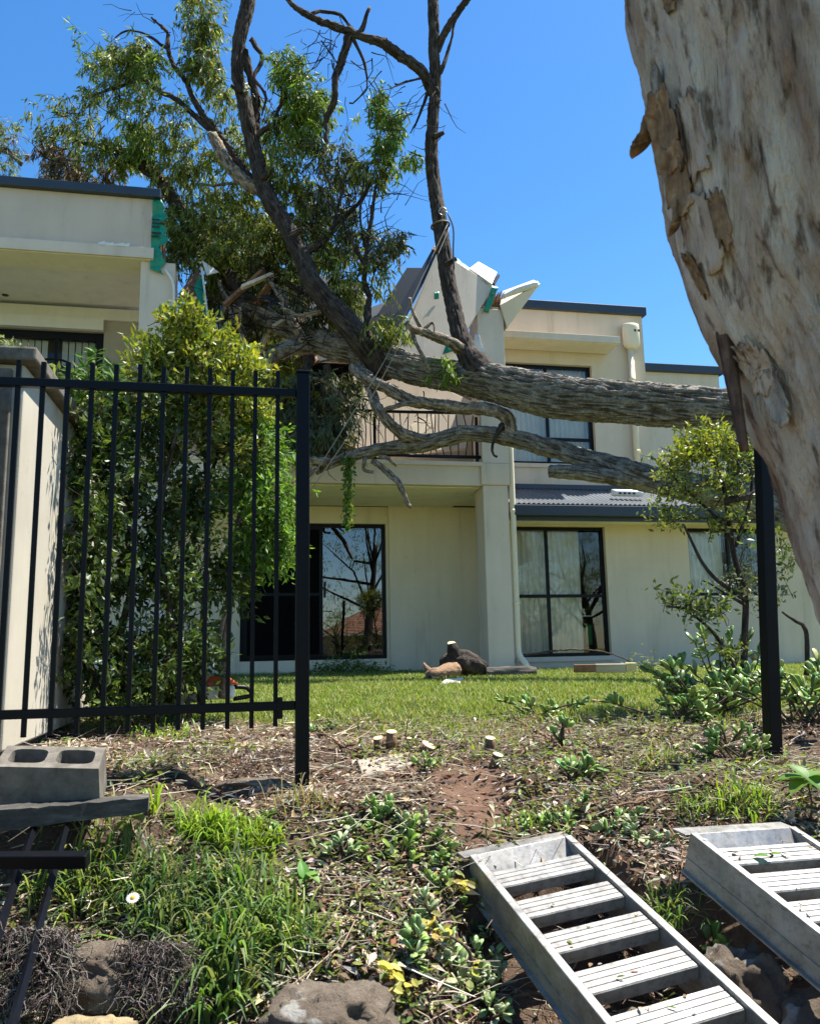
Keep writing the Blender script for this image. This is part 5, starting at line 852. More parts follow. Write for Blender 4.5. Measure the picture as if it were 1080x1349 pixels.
# ------------------------------------------------------------------ lawn, mulch, twigs
def blades(P, L, Wd, cols, lean=0.45, name='lawn_grass', parent=None):
    n = len(P); d = unit(rng.normal(size=(n, 3))*np.array([lean, lean, 0.12])+[0, 0, 1.0]); az = rng.random(n)*2*np.pi; S = np.stack([np.cos(az), np.sin(az), 0*az], -1); L = L[:, None]; Wd = Wd[:, None]
    bend = unit(rng.normal(size=(n, 3))*np.array([1, 1, 0.0])); mid = P+d*L*0.55; tip = P+d*L*0.9+bend*L*0.32
    V = np.stack([P-S*Wd*0.5, P+S*Wd*0.5, mid+S*Wd*0.4, mid-S*Wd*0.4, tip], 1).reshape(-1, 3); i = np.arange(n)[:, None]*5
    return obj_np(name, V, [i+np.array([[0, 1, 2, 3]]), i+np.array([[3, 2, 4]])], M['grass'], parent, False, np.repeat(cols, 5, 0))
def frame_xy(n, y0, y1, pad=0.15):
    y = y0+(y1-y0)*rng.random(n)**1.25; x = (rng.random(n)*2-1)*(0.5+pad*0.3)*y*1.06; return x, y
x, y = frame_xy(170000, 4.5, 12.9); keep = (rng.random(len(x)) < lawn_mask(x, y)*(0.35+0.65*sstep(4.6, 6.2, y))*sstep(0.20, 0.36, fbm(np.stack([x*1.3, y*1.3, 0*x], -1), 3)+0.10*sstep(6, 7, y))); x, y = x[keep], y[keep]
v_ = np.stack([x, y, 0*x], -1)@VD; u_ = np.stack([x, y, 0*x], -1)@UD; keep = (v_ < 11.25) | ((v_ < 13.1) & (u_ < 3.3) & (u_ > -1)) | ((v_ < 11.85) & (u_ > 3.9)); x, y = x[keep], y[keep]
tall = fbm(np.stack([x*0.8, y*0.8, 0*x+4], -1), 3); P = np.stack([x, y, gz(x, y)-0.005], -1); LAWN = [(0.15, 0.22, 0.035), (0.20, 0.27, 0.045), (0.25, 0.29, 0.07), (0.11, 0.17, 0.03), (0.34, 0.32, 0.14)]
o = blades(P, (0.035+0.05*rng.random(len(x)))*(0.7+0.9*tall), 0.005+0.004*rng.random(len(x)), pick(LAWN, len(x))); tag(o, 'sunlit green lawn between the bank and the building', 'grass', None, 'stuff')
# cut leafy heap and weeds at the lawn by the door
def heap(px, py, n, sx, sy, sz, pal, L, Wd, label, name='leaf_heap', cat='leaf heap'):
    c = G(px, py); g = rng.normal(size=(n, 3))*np.array([sx, sy, 0]); P = c+g; P[:, 2] = gz(P[:, 0], P[:, 1])+np.abs(rng.normal(size=n))*sz*np.exp(-(g[:, 0]/sx)**2*0.4); o = leaf_obj(name, P, unit(rng.normal(size=(n, 3))*[1, 1, 0.5]), rdir(n)*0.5+[0, 0, 1], L*(0.6+0.8*rng.random(n)), Wd*(0.7+0.6*rng.random(n)), pick(pal, n), M['leaf'], None, True); return tag(o, label, cat, None, 'stuff')
heap(455, 888, 900, 0.42, 0.3, 0.13, LIME+BRIGHT, 0.09, 0.028, 'heap of cut green leafy branches on the lawn before the glass door'); heap(410, 880, 500, 0.3, 0.25, 0.10, LIME, 0.09, 0.028, 'low pile of bright cut foliage right beside the fence post')
heap(675, 882, 340, 0.3, 0.2, 0.10, GREYG+BROWN, 0.06, 0.02, 'dry grey twiggy leaves heaped at the foot of the downpipe'); heap(850, 888, 420, 0.25, 0.2, 0.12, GREYG+GUM, 0.06, 0.022, 'wilted grey green cuttings beyond the plank')
heap(320, 872, 260, 0.22, 0.15, 0.10, GREYG+BROWN, 0.05, 0.018, 'dry wiry cuttings at the base of the screen door')
DRY = [(0.20, 0.135, 0.085), (0.30, 0.22, 0.145), (0.42, 0.335, 0.23), (0.36, 0.325, 0.27), (0.56, 0.48, 0.36), (0.12, 0.085, 0.06), (0.25, 0.145, 0.085), (0.45, 0.40, 0.31)]
def pile_xy(n, y0=2.25, y1=6.0):
    y = y0+(y1-y0)*rng.random(n)**1.15; x = (rng.random(n)*2-1)*0.62*y; return x, y
x, y = pile_xy(62000); q = np.stack([x, y, 0*x], -1); dirtm = np.exp(-((x-0.24)**2/0.028+(y-3.7)**2/0.22)); lw_ = lawn_mask(x, y); keep = rng.random(len(x)) < (1-0.93*lw_)*(1-0.93*dirtm)*sstep(0.28, 0.5, fbm(q*2.2+2, 3)+0.06); x, y = x[keep], y[keep]; n = len(x)
on = np.zeros(n, bool)
for A_, d_, w_, W_ in ((np.array([0.19, 3.12]), np.array([0.332, -0.943]), np.array([0.95, 0.311]), 0.415), (np.array([0.925, 2.91]), np.array([0.347, -0.938]), np.array([0.932, 0.36]), 0.46)):
    q = np.stack([x, y], -1)-A_; on |= ((q@d_) > -0.09) & ((q@d_) < 1.7) & ((q@w_) > -0.03) & ((q@w_) < W_+0.03) & (rng.random(n) < 0.85)
x, y = x[~on], y[~on]; n = len(x)
P = np.stack([x, y, gz(x, y)+0.002+0.03*rng.random(n)**2], -1); D = unit(rng.normal(size=(n, 3))*[1, 1, 0.35]); Lf = 0.018+0.055*rng.random(n)**1.8; tone = 0.55+0.9*fbm(np.stack([x*1.7, y*1.7, 0*x+9], -1), 3)
o = leaf_obj('leaf_litter', P, D, rdir(n)*0.55+[0, 0, 1], Lf, Lf*(0.16+0.26*rng.random(n)), pick(DRY, n, 0.35)*tone[:, None], M['litter'], None, False, 0.25, 0.12); tag(o, 'dry brown leaf mulch covering the bank', 'leaf litter', None, 'stuff')
n = 7500; x, y = pile_xy(n, 2.25, 5.6); segs = []
for k in range(n):
    if lawn_mask(x[k:k+1], y[k:k+1])[0] > 0.6 and rng.random() < 0.8: continue
    if abs(x[k]-0.24) < 0.14 and abs(y[k]-3.7) < 0.4 and rng.random() < 0.85: continue
    l = 0.03+0.34*rng.random()**3.5; a = rng.random()*2*np.pi; d = np.array([math.cos(a), math.sin(a), rng.normal()*0.12]); z = gz(x[k], y[k])+0.006+0.025*rng.random(); c = np.array([x[k], y[k], z]); d2 = unit(d+rng.normal(size=3)*[0.35, 0.35, 0.15]); segs.append((np.array([c, c+d*l*0.5, c+d*l*0.5+d2*l*0.5]), np.array([1, 0.85, 0.5])*(0.0012+0.0022*rng.random()**2)))
V, F = tubes_many(segs, 3); kk = len(V)//len(segs); o = obj_np('fallen_twigs', V, F, M['litter'], None, True, np.repeat(pick([(0.40, 0.34, 0.25), (0.26, 0.2, 0.145), (0.13, 0.095, 0.07), (0.55, 0.49, 0.39)], len(segs)), kk, 0)); tag(o, 'dry grey and brown twigs strewn over the bank', 'twigs', None, 'stuff')
n = 22000; x, y = pile_xy(n, 2.3, 5.4); keep = (fbm(np.stack([x*1.9, y*1.9, 0*x+20], -1), 3)+0.10*(rng.random(n)-0.5) > 0.47) & (np.abs(x-0.24)+np.abs(y-3.7)*0.4 > 0.22); x, y = x[keep], y[keep]; n = len(x); P = np.stack([x, y, gz(x, y)+0.012+0.03*rng.random(n)], -1)
o = leaf_obj('ground_cover', P, unit(rng.normal(size=(n, 3))*[1, 1, 0.4]), rdir(n)*0.5+[0, 0, 1], 0.02+0.03*rng.random(n), 0.009+0.01*rng.random(n), pick(GUM+GREYG+BRIGHT, n), M['leaf'], None, True); tag(o, 'small green weeds and cuttings scattered through the mulch', 'ground cover', None, 'stuff')
# hanging dead root mats over the lip of the bank
def roots(label, px0, px1, py0, py1, Y, n, pal):
    segs = []
    for k in range(n):
        fy = random.random()**1.3; a = pt(random.uniform(px0, px1)+random.gauss(0, 10), py0+fy*(py1-py0)*0.8, Y+0.09*(1-fy)+random.uniform(-0.01, 0.04)); l = (py1-py0)*Y/FPX*random.uniform(0.12, 0.42); pts = [a]; d = np.array([random.gauss(0, 0.7), random.gauss(-0.2, 0.4), -0.7])
        for q in range(5): d = unit(d+rng.normal(size=3)*0.55+[0, 0, -0.15]); pts.append(pts[-1]+d*l/5)
        segs.append((np.array(pts), np.linspace(0.0016, 0.0006, 6)))
    V, F = tubes_many(segs, 3); kk = len(V)//len(segs); o = obj_np('root_mat', V, F, M['litter'], None, True, np.repeat(pick(pal, len(segs)), kk, 0)); return tag(o, label, 'roots', None, 'stuff')
RT = [(0.075, 0.058, 0.048), (0.14, 0.115, 0.098), (0.04, 0.03, 0.025), (0.24, 0.21, 0.18)]
roots('matted grey dead roots hanging at the lower left corner', -20, 92, 1222, 1345, 2.34, 1700, RT); roots('fringe of dead roots under the daisy clump', 165, 245, 1240, 1345, 2.38, 1200, RT); roots('dark tangle of dead roots on the bank under the fence rail', 215, 390, 985, 1030, 3.75, 700, [(0.09, 0.06, 0.05), (0.14, 0.09, 0.07), (0.20, 0.15, 0.12)])

# ------------------------------------------------------------------ strappy clumps, succulents, small plants
def tuft(label, px, py, n, L, Wd, spread, pal, out=0.7, name='grass_clump', dz=0.0, Y=None):
    n = int(n*(0.48 if py > 1150 and px < 420 else 0.62)); Wd = Wd*1.2; c = (G(px, py) if Y is None else pt(px, py, Y))+np.array([0, 0, dz]); t = thing(name, label, 'grass clump', c, 'strappy grass clumps on the bank')
    P0 = c+np.stack([rng.normal(size=n)*spread, rng.normal(size=n)*spread*0.7, np.zeros(n)], -1); P0[:, 2] = np.maximum(gz(P0[:, 0], P0[:, 1]), c[2]-0.05); L = L*1.8; az = rng.random(n)*2*np.pi; el = rng.random(n)**0.7*out; D = np.stack([np.cos(az)*el, np.sin(az)*el-0.15, 1-0.5*el], -1); D = unit(D); Ls = L*(0.5+0.7*rng.random(n)); Ws = Wd*(0.7+0.6*rng.random(n)); S = unit(np.cross(D, [0, 0, 1.0])+1e-6)
    rows = []; K = 5
    for k in range(K+1):
        s = k/K; p = P0+D*(Ls*s)[:, None]+np.array([0, 0, -1.0])*(Ls*0.5*s**2.4)[:, None]; w = Ws*(1-s**2.5)*0.5+0.0002; rows.append(np.stack([p-S*w[:, None], p+S*w[:, None]], 1))
    V = np.stack(rows, 1).reshape(-1, 3); i = np.arange(n)[:, None]*(2*(K+1)); F = np.concatenate([i+np.array([[2*k, 2*k+1, 2*k+3, 2*k+2]]) for k in range(K)]); obj_np('blades', V, [F], M['grass'], t, True, np.repeat(pick(pal, n), 2*(K+1), 0)); return t
STR = [(0.10, 0.18, 0.035), (0.15, 0.24, 0.045), (0.075, 0.14, 0.04), (0.21, 0.28, 0.06), (0.28, 0.31, 0.11)]; DKS = [(0.045, 0.09, 0.03), (0.065, 0.125, 0.035), (0.10, 0.16, 0.05), (0.18, 0.21, 0.10)]; YGS = [(0.20, 0.31, 0.035), (0.26, 0.36, 0.05), (0.15, 0.24, 0.035)]; DRS = [(0.36, 0.31, 0.2), (0.28, 0.23, 0.14), (0.14, 0.17, 0.06)]
for a in (('dark strappy clump around the white daisy', 205, 1185, 300, 0.17, 0.006, 0.07, DKS), ('dark strappy clump drooping below the daisy', 215, 1225, 260, 0.15, 0.006, 0.06, DKS), ('strappy green clump left of the daisy', 130, 1175, 240, 0.15, 0.006, 0.06, STR), ('pale streaked grass just right of the fallen rail', 90, 1190, 200, 0.13, 0.005, 0.07, STR+DRS), ('bright yellow-green grass tuft on the mid bank', 275, 1110, 330, 0.16, 0.006, 0.05, YGS), ('sunny tuft to the right of the brightest grass', 330, 1120, 240, 0.12, 0.006, 0.06, YGS), ('lower sunny strappy tuft under the bright grass', 300, 1175, 300, 0.14, 0.006, 0.07, STR+DKS), ('strappy clump directly above the boulder', 345, 1225, 330, 0.17, 0.007, 0.07, STR+DKS), ('big strappy clump hanging left of the boulder', 300, 1275, 300, 0.19, 0.009, 0.07, STR+DKS), ('strappy clump spilling to the bottom edge', 285, 1325, 280, 0.17, 0.009, 0.06, DKS+STR), ('strappy blades reaching over the boulder top', 385, 1255, 220, 0.15, 0.006, 0.05, STR), ('thin grass between the sleeper and the seedling', 130, 1110, 150, 0.10, 0.004, 0.08, STR+DRS), ('small upright tuft next to the broad-leaf seedling', 205, 1070, 36, 0.12, 0.006, 0.02, YGS), ('dry straw tuft at the foot of the standing fence post', 400, 1065, 130, 0.11, 0.0035, 0.06, DRS), ('green tuft above the second ramp', 985, 1060, 200, 0.10, 0.005, 0.08, YGS), ('leafy grass left of the second ramp top', 930, 1072, 170, 0.09, 0.005, 0.07, STR), ('grass tuft beside the middle of the front ramp', 880, 1195, 150, 0.09, 0.004, 0.05, STR), ('grass by the top left corner of the front ramp', 705, 1092, 150, 0.08, 0.005, 0.08, STR), ('grass at the lawn edge under the shrub', 860, 1010, 140, 0.09, 0.004, 0.09, DRS+STR), ('yellowed weeds under the fence rail by the block', 215, 975, 170, 0.08, 0.006, 0.10, YGS), ('weeds between the hollow block and the fence', 110, 965, 130, 0.09, 0.005, 0.09, YGS+DRS), ('dry grass along the lower edge of the lawn', 560, 960, 170, 0.07, 0.0035, 0.16, DRS+STR), ('dry straw tuft below the lone fence post', 1000, 1010, 120, 0.09, 0.004, 0.08, DRS+STR), ('tall thin grass at the right wall foot', 1000, 895, 120, 0.22, 0.006, 0.08, YGS)): tuft(*a)
def succulent(label, px, py, n, L, Wd, spread, h, pal, stems=6, name='succulent_plant', cat='succulent', thick=True, Y=None):
    c = G(px, py) if Y is None else pt(px, py, Y); t = thing(name, label, cat, c, 'fleshy-leaved plants on the bank'); Ps, Ds = [], []
    for k in range(stems):
        e = c+np.array([rng.normal()*spread, rng.normal()*spread*0.6, 0]); e[2] = gz(e[0], e[1])+h*(0.35+0.75*rng.random()); b = c+np.array([rng.normal()*spread*0.3, rng.normal()*spread*0.2, -0.01]); P, R = smooth_path([b, (b+e)/2+rng.normal(size=3)*0.015, e], [0.007, 0.006, 0.004], 0.02); V, F = tube_arrays(P, R, 5); obj_np('stem', V, F, M['bark_pale'], t, True)
        m = max(4, n//stems); axis = unit(e-b+[0, -0.02, 0.02]); r_ = rdir(m); r_ = unit(r_-axis*(r_@axis)[:, None]); el = rng.random(m)[:, None]; Ds.append(unit(r_*(0.4+0.8*(1-el))+axis*el*1.1+[0, 0, 0.15])); Ps.append(e-axis*0.05*h/0.1*(1-el)*(0.4+0.8*rng.random((m, 1))))
    P, D = np.vstack(Ps), np.vstack(Ds); nn_ = len(P); Nn = unit(np.array([0, 0, 1.0])*0.8+rng.normal(size=(nn_, 3))*0.35-D*0.2); Ls = L*(0.55+0.6*rng.random(nn_))
    S = unit(np.cross(D, Nn)); Nn = np.cross(S, D); K = 8; ph = np.linspace(0, 2*np.pi, K, endpoint=False); sx = (1-np.cos(ph))/2; sx = sx**0.8; wy = np.sin(ph)*(0.55+0.45*sx); ring = P[:, None]+D[:, None]*(Ls[:, None, None]*sx[None, :, None])+S[:, None]*((Wd/L*Ls)[:, None, None]*0.5*wy[None, :, None])+Nn[:, None]*((Ls*0.10)[:, None, None]*(np.abs(wy)**1.5+0.6*sx**2)[None, :, None])
    ctr = P+D*(Ls*0.55)[:, None]; V = np.concatenate([ring, ctr[:, None]], 1).reshape(-1, 3); i = np.arange(nn_)[:, None]*(K+1); F = np.concatenate([i+np.array([[K, k, (k+1) % K]]) for k in range(K)]); o = obj_np('leaves', V, [F], M['succ'], t, True, np.repeat(pick(pal, nn_), K+1, 0)); s = o.modifiers.new('thick', 'SOLIDIFY'); s.thickness = L*0.07; s.offset = 0; return t
JADE = [(0.15, 0.25, 0.05), (0.20, 0.31, 0.06), (0.10, 0.19, 0.045), (0.27, 0.34, 0.11)]; PALE = [(0.27, 0.33, 0.17), (0.21, 0.29, 0.12), (0.34, 0.38, 0.22), (0.17, 0.25, 0.08)]; YLW = [(0.5, 0.42, 0.06), (0.4, 0.36, 0.08), (0.26, 0.27, 0.07)]
for a in (('jade plant with arching stems beside the lone post', 925, 948, 260, 0.095, 0.046, 0.26, 0.34, JADE, 22), ('taller jade stems rising against the wall behind the post', 960, 935, 130, 0.095, 0.042, 0.14, 0.48, PALE+JADE, 11), ('jade plant at the far right edge below the gum trunk', 1060, 960, 220, 0.095, 0.046, 0.22, 0.34, JADE, 18), ('jade cuttings to the left of the lone post', 890, 955, 120, 0.075, 0.036, 0.18, 0.18, JADE, 12), ('low jade sprig below the lone post', 985, 1010, 70, 0.065, 0.036, 0.10, 0.14, JADE, 8), ('jade sprig over the root hollow by the lone post', 960, 985, 36, 0.055, 0.03, 0.06, 0.12, JADE, 5), ('green succulent mound on the lawn edge', 708, 945, 60, 0.075, 0.034, 0.10, 0.11, JADE, 8), ('broad leaved succulent right of the bare soil', 760, 1030, 26, 0.085, 0.05, 0.05, 0.07, JADE, 5), ('upright succulent sprig above the bare soil', 742, 985, 22, 0.06, 0.032, 0.035, 0.13, JADE, 4), ('small succulent beside the timber offcut', 556, 1018, 26, 0.045, 0.026, 0.03, 0.04, JADE, 4), ('succulent patch on the upper bank centre', 500, 1085, 70, 0.05, 0.028, 0.08, 0.05, JADE, 9), ('pale rosette of succulent leaves in the bank centre', 545, 1098, 40, 0.05, 0.026, 0.05, 0.05, PALE, 5), ('yellow-green rosette below the pale one', 515, 1130, 44, 0.055, 0.034, 0.045, 0.05, [(0.17, 0.27, 0.04), (0.21, 0.30, 0.05)], 5), ('grey succulent sprawl left of the yellow-green rosette', 445, 1135, 50, 0.05, 0.026, 0.08, 0.05, PALE, 7), ('succulent against the top corner of the front ramp', 588, 1130, 36, 0.05, 0.03, 0.04, 0.06, JADE, 5), ('pale leaved succulent mass left of the front ramp', 610, 1290, 110, 0.05, 0.028, 0.09, 0.10, PALE, 12), ('succulent with upright round leaves above the pale mass', 545, 1275, 40, 0.055, 0.034, 0.04, 0.10, PALE+JADE, 6), ('succulent mass at the bottom edge left of the ramp', 640, 1335, 100, 0.05, 0.03, 0.08, 0.10, PALE, 11), ('pale sprigs hard against the ramp side rail', 655, 1240, 50, 0.045, 0.026, 0.05, 0.08, PALE, 7), ('small succulent midway down the ramp side', 600, 1205, 34, 0.045, 0.028, 0.04, 0.06, JADE, 5), ('leafy patch uphill of the front ramp', 745, 1095, 90, 0.045, 0.024, 0.12, 0.05, JADE, 10), ('leafy patch between the tops of the ramps', 835, 1095, 90, 0.045, 0.024, 0.11, 0.05, JADE+PALE, 10), ('small succulent shoot in the rock gap between the ramps', 948, 1258, 18, 0.055, 0.036, 0.025, 0.06, JADE, 4), ('round-leaved weeds beside the bright grass', 350, 1105, 60, 0.04, 0.03, 0.07, 0.06, [(0.13, 0.22, 0.04), (0.10, 0.18, 0.035)], 8), ('cut succulent leaves by the left stump', 430, 968, 40, 0.055, 0.026, 0.10, 0.06, JADE, 6)): succulent(*a)
for lab, px, py in (('clear yellow wilted leaf cluster by the ramp corner', 610, 1190), ('yellow leaves low in the pale succulents', 620, 1312), ('small yellow leaf cluster near the boulder', 525, 1318), ('yellowing leaves in the middle of the succulent sprawl', 572, 1248)):
    c = G(px, py); n = 16; P = c+rng.normal(size=(n, 3))*[0.025, 0.02, 0.02]+[0, 0, 0.05]; tag(leaf_obj('yellow_leaf_cluster', P, rdir(n)*[1, 1, 0.5], rdir(n)*0.4+[0, -0.5, 1], 0.035+0.02*rng.random(n), 0.018+0.01*rng.random(n), pick(YLW, n), M['leaf'], None, True), lab, 'leaves', 'yellow leaf clusters')
def broad(label, px, py, dz, spec, pal, base=None):
    c = G(px, py) if base is None else base; t = thing('broadleaf_seedling', label, 'seedling', c, 'broad-leaved seedlings'); top = c+np.array([0, 0, dz]); P, R = smooth_path([c, (c+top)/2+[0.01, 0, 0], top], [0.004, 0.0035, 0.003], 0.02); V, F = tube_arrays(P, R, 5); obj_np('stem', V, F, M['bark_pale'], t)
    for (az, el, L, Wd) in spec:
        d = unit(np.array([math.cos(az), math.sin(az)*0.8, el])); nu, nv = 7, 9; s, q = np.meshgrid(np.linspace(-1, 1, nu), np.linspace(0, 1, nv)); prof = np.sin(np.pi*q**0.75)**0.8; S = unit(np.cross(d, [0, 0, 1.0])); up = np.cross(S, d); p = top+rng.normal(size=3)*0.006+d*(q*L)[..., None]+S*(s*prof*Wd/2)[..., None]+up*(np.abs(s)*prof*Wd*0.16-0.25*L*q**2)[..., None]; i = (np.arange(nv-1)[:, None]*nu+np.arange(nu-1)[None, :]).ravel()
        cc = np.repeat(pick(pal, 1, 0.15), nu*nv, 0); obj_np('leaf', p.reshape(-1, 3), [np.stack([i, i+1, i+nu+1, i+nu], -1)], M['leaf'], t, True, cc)
LF = [(0.13, 0.25, 0.04), (0.10, 0.21, 0.035)]
broad('bright green three-leaved seedling in the middle of the bank', 400, 1195, 0.09, [(0.2, 0.5, 0.065, 0.045), (1.9, 1.3, 0.07, 0.04), (3.0, 0.1, 0.05, 0.04), (-0.6, -0.2, 0.06, 0.045), (-1.8, 0.0, 0.05, 0.04)], LF)
broad('pale broad-leaved seedling below the sleeper end', 170, 1120, 0.10, [(3.0, 0.5, 0.085, 0.035), (-0.6, 0.1, 0.075, 0.06), (-2.4, -0.6, 0.10, 0.04), (-1.4, -0.9, 0.10, 0.035), (0.3, 0.6, 0.06, 0.035), (1.2, 0.9, 0.05, 0.03)], [(0.16, 0.24, 0.08), (0.20, 0.27, 0.10)])
broad('lobed bright leaves at the right edge above the second ramp', 1068, 1085, 0.16, [(2.8, 0.2, 0.11, 0.09), (-2.6, -0.2, 0.10, 0.08), (-1.2, -0.3, 0.10, 0.09), (2.0, 0.8, 0.09, 0.07), (0.2, 0.3, 0.10, 0.09)], LF)
broad('single green leaf lying on the rungs of the second ramp', 1015, 1130, 0.012, [(2.9, 0.25, 0.05, 0.04), (-0.5, 0.3, 0.04, 0.03)], LF, pt(1014, 1130, 2.81))
# daisy
c = G(205, 1190); h = pt(175, 1183, 2.62); dz_ = thing('daisy', 'single white daisy with a yellow centre above the dark grass', 'flower', c); nrm = unit(np.array([0.1, -0.55, 0.8])); e1 = unit(np.cross(nrm, [0, 1, 0])); e2 = np.cross(nrm, e1)
P, R = smooth_path([c, (c+h)/2+[0, 0, 0.02], h-nrm*0.003], [0.0018]*3, 0.02); V, F = tube_arrays(P, R, 5); obj_np('stalk', V, F, M['bark_pale'], dz_)
k = 18; a = np.arange(k)*2*np.pi/k; D = np.cos(a)[:, None]*e1+np.sin(a)[:, None]*e2; leaf_obj('petals', h+D*0.006, D-nrm*0.08, np.repeat(nrm[None], k, 0), np.full(k, 0.0145), np.full(k, 0.006), np.full((k, 3), 0.78), M['leaf'], dz_, True)
V, F = tube_arrays(np.array([h-nrm*0.001, h+nrm*0.003, h+nrm*0.006]), [0.0075, 0.007, 0.003], 14); obj_np('centre', V, F, plain('daisy_yellow', (0.7, 0.42, 0.02), 0.7), dz_)
# loose fallen branches one can pick out on the bank and lawn
for lab, pp, r in (('bent brown branch lying between the ramp tops', [(735, 1084), (790, 1075), (840, 1068), (895, 1058), (930, 1048)], 0.007), ('thin branch curving down beside the front ramp', [(855, 1062), (880, 1090), (898, 1130), (900, 1160)], 0.005), ('pale branch poking out of the hollow by the lone post', [(910, 1055), (935, 1030), (960, 1012), (1000, 1002), (1030, 1015)], 0.006), ('long dry branch arching over the plank', [(690, 868), (740, 858), (790, 862), (830, 875)], 0.012), ('stick across the mulch right of the cut stems', [(680, 955), (705, 965), (728, 985), (745, 1000)], 0.007), ('brown stick lying along the lawn edge', [(780, 930), (830, 928), (880, 930)], 0.012), ('dead branch lying in mulch left of the offcut', [(415, 965), (450, 985), (470, 1000)], 0.006), ('thin upright dead stem by the tallest cut stem', [(538, 990), (536, 960), (540, 940)], 0.005), ('pale grey sticks against the fence post foot', [(330, 1060), (370, 1045), (400, 1030)], 0.005)):
    P = []
    for j, (a, b) in enumerate(pp): p = G(a, b) if b > 905 else pt(a, b, 9.2); P.append(p+np.array([0, 0, 0.012+0.03*math.sin(j*2.1+1)**2]))
    if 'upright' in lab: c0 = G(538, 992); P = [c0, c0+[-0.01, 0, 0.10], c0+[0.01, 0.0, 0.2]]
    P, R = smooth_path(P, np.linspace(r, r*0.5, len(P)), 0.03); P = P+rng.normal(size=P.shape)*0.003; V, F = tube_arrays(P, R, 7); tag(obj_np('fallen_branch', V, F, M['bark_pale'] if 'pale' in lab or 'dry' in lab else M['chunk'], None, True), lab, 'branch', 'loose branches on the ground')

# ------------------------------------------------------------------ what the glass mirrors: the house and trees across the road, plus one added to block sky
nh = thing('neighbour_house', 'house with red tiled hip roof mirrored in the ground floor glass door', 'house', W(14, -38, -3.6))
MB().fb(6.2, 22, -44, -35.5, -3.7, 0.95).build('wall', plain('red_brick_wall', (0.25, 0.13, 0.09), 0.85, var=0.7, scale=4), nh)
MB().add([W(5.6, -35, 1.0), W(22.6, -35, 1.0), W(22.6, -45, 1.0), W(5.6, -45, 1.0), W(10.4, -40, 3.75), W(17.8, -40, 3.75)], [(1, 0, 4, 5), (3, 2, 5, 4), (0, 3, 4), (2, 1, 5), (0, 1, 2, 3)]).build('roof', M['tile'], nh)
MB().fb(5.5, 22.7, -34.98, -34.85, 0.88, 1.0).build('gutter', M['white_paint'], nh)
for u in (8, 12, 17): MB().fb(u, u+1.8, -35.49, -35.45, -1.6, 0.1).build('window', M['frame'], nh)
def gum_behind(label, u, v, h, rc, seed, n=230):
    b = W(u, v, 0); b[2] = gz(b[0], b[1]); t = thing('street_tree', label, 'tree', b, 'trees mirrored in the windows'); top = b+np.array([0.6*math.sin(seed), 0.3, h*0.75]); P, R = smooth_path([b, b+[0.2, 0, h*0.3], top], [0.24, 0.2, 0.08], 0.3); V, F = tube_arrays(P, R, 10); obj_np('trunk', V, F, M['bark'], t, True); segs = []; AP, AD, AC = [], [], []
    for k in range(12):
        s = b+(top-b)*random.uniform(0.4, 0.95); e = b+np.array([rng.normal()*rc*0.7, rng.normal()*rc*0.6, h*random.uniform(0.5, 1.05)]); mid = (s+e)/2+rng.normal(size=3)*0.25; segs.append((np.array([s, mid, e]), np.array([0.07, 0.045, 0.015])))
        for j in range(n//12):
            c = e+rng.normal(size=3)*rc*0.28; m = 16; AP.append(c+rng.normal(size=(m, 3))*0.13); AD.append(unit(rng.normal(size=(m, 3))*0.5+[0, 0, -0.8])); AC.append(pick(GUM, m))
    V, F = tubes_many(segs, 5); obj_np('limbs', V, F, M['bark_dark'], t, True); P = np.vstack(AP); leaf_obj('crown', P, np.vstack(AD), rdir(len(P)), 0.12+0.1*rng.random(len(P)), 0.03+0.015*rng.random(len(P)), np.vstack(AC), M['leaf'], t)
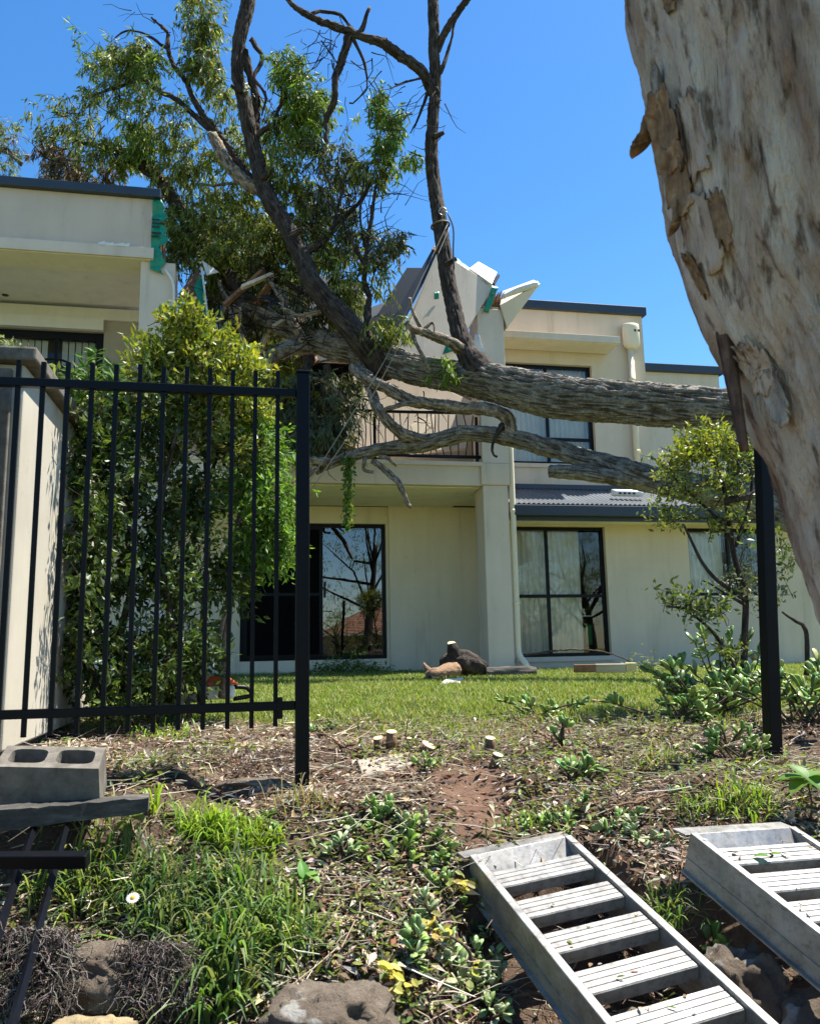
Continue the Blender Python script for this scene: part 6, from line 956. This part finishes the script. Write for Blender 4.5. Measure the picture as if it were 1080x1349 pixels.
gum_behind('gum tree mirrored in the glass door panel above the red roof', 4.9, -9, 8.5, 2.6, 1); gum_behind('gum tree mirrored in the large right-hand window', 9.5, -11, 8.0, 2.4, 2); gum_behind('gum tree mirrored at the left side of the glass door', 2.0, -20, 8.0, 2.6, 3, 180); gum_behind('bushy tree mirrored beside the red roofed house', 6.2, -30, 5.5, 2.0, 4, 160)
def mirror(px, py, vp, V):
    d = ray(px, py); p = ptv(px, py, vp); t = (vp-V)/(d@VD); return p@UD+(d@UD)*t, V, p[2]+d[2]*t
for (px, py, vp, V_, h_, rc_, sd_, lab) in ((775, 780, VC, -14, 7.5, 2.2, 11, 'dense tree added to block the sky mirrored in the right half of the big window'), (715, 790, VC, -19, 6.0, 2.2, 12, 'round tree mirrored in the left panes of the big window'), (940, 740, VC, -13, 7.0, 2.4, 13, 'tree mirrored in the small window behind the straggly shrub')):  # first, dense tree is added out of view to darken that pane's sky reflection
    u_, v_, z_ = mirror(px, py, vp, V_); gum_behind(lab, u_, v_, h_, rc_, sd_, 420)
# leaves and bits of bark dropped on the ramps
AP, nr = [], []
for A_, d_, w_, n_, W_, r0, rs, m_ in ((np.array([0.19, 3.12, -0.748]), np.array([0.3219, -0.9135, -0.2487]), np.array([0.9468, 0.3106, 0.0847]), np.array([0, -0.2627, 0.9649]), 0.415, 0.115, 0.187, 14), (np.array([0.925, 2.91, -0.6395]), np.array([0.3312, -0.8948, -0.2995]), np.array([0.9317, 0.3603, -0.0459]), np.array([0.149, -0.2638, 0.953]), 0.46, 0.085, 0.15, 24)):
    for k in range(m_):
        q = rng.integers(0, 5 if rs > 0.16 else 3); AP.append(A_+d_*(r0+rs*q+0.1*rng.random())+w_*(0.04+(W_-0.08)*rng.random())-n_*0.0085); nr.append(n_)
AP, nr = np.array(AP), np.array(nr); n = len(AP)
tag(leaf_obj('ramp_debris', AP, unit(rng.normal(size=(n, 3))*[1, 1, 0.1]), nr, 0.012+0.03*rng.random(n), 0.005+0.009*rng.random(n), pick(DRY+BRIGHT, n), M['litter'], None, True, 0.2), 'dry leaves and green bits dropped on the ramp rungs', 'leaf litter', None, 'stuff')
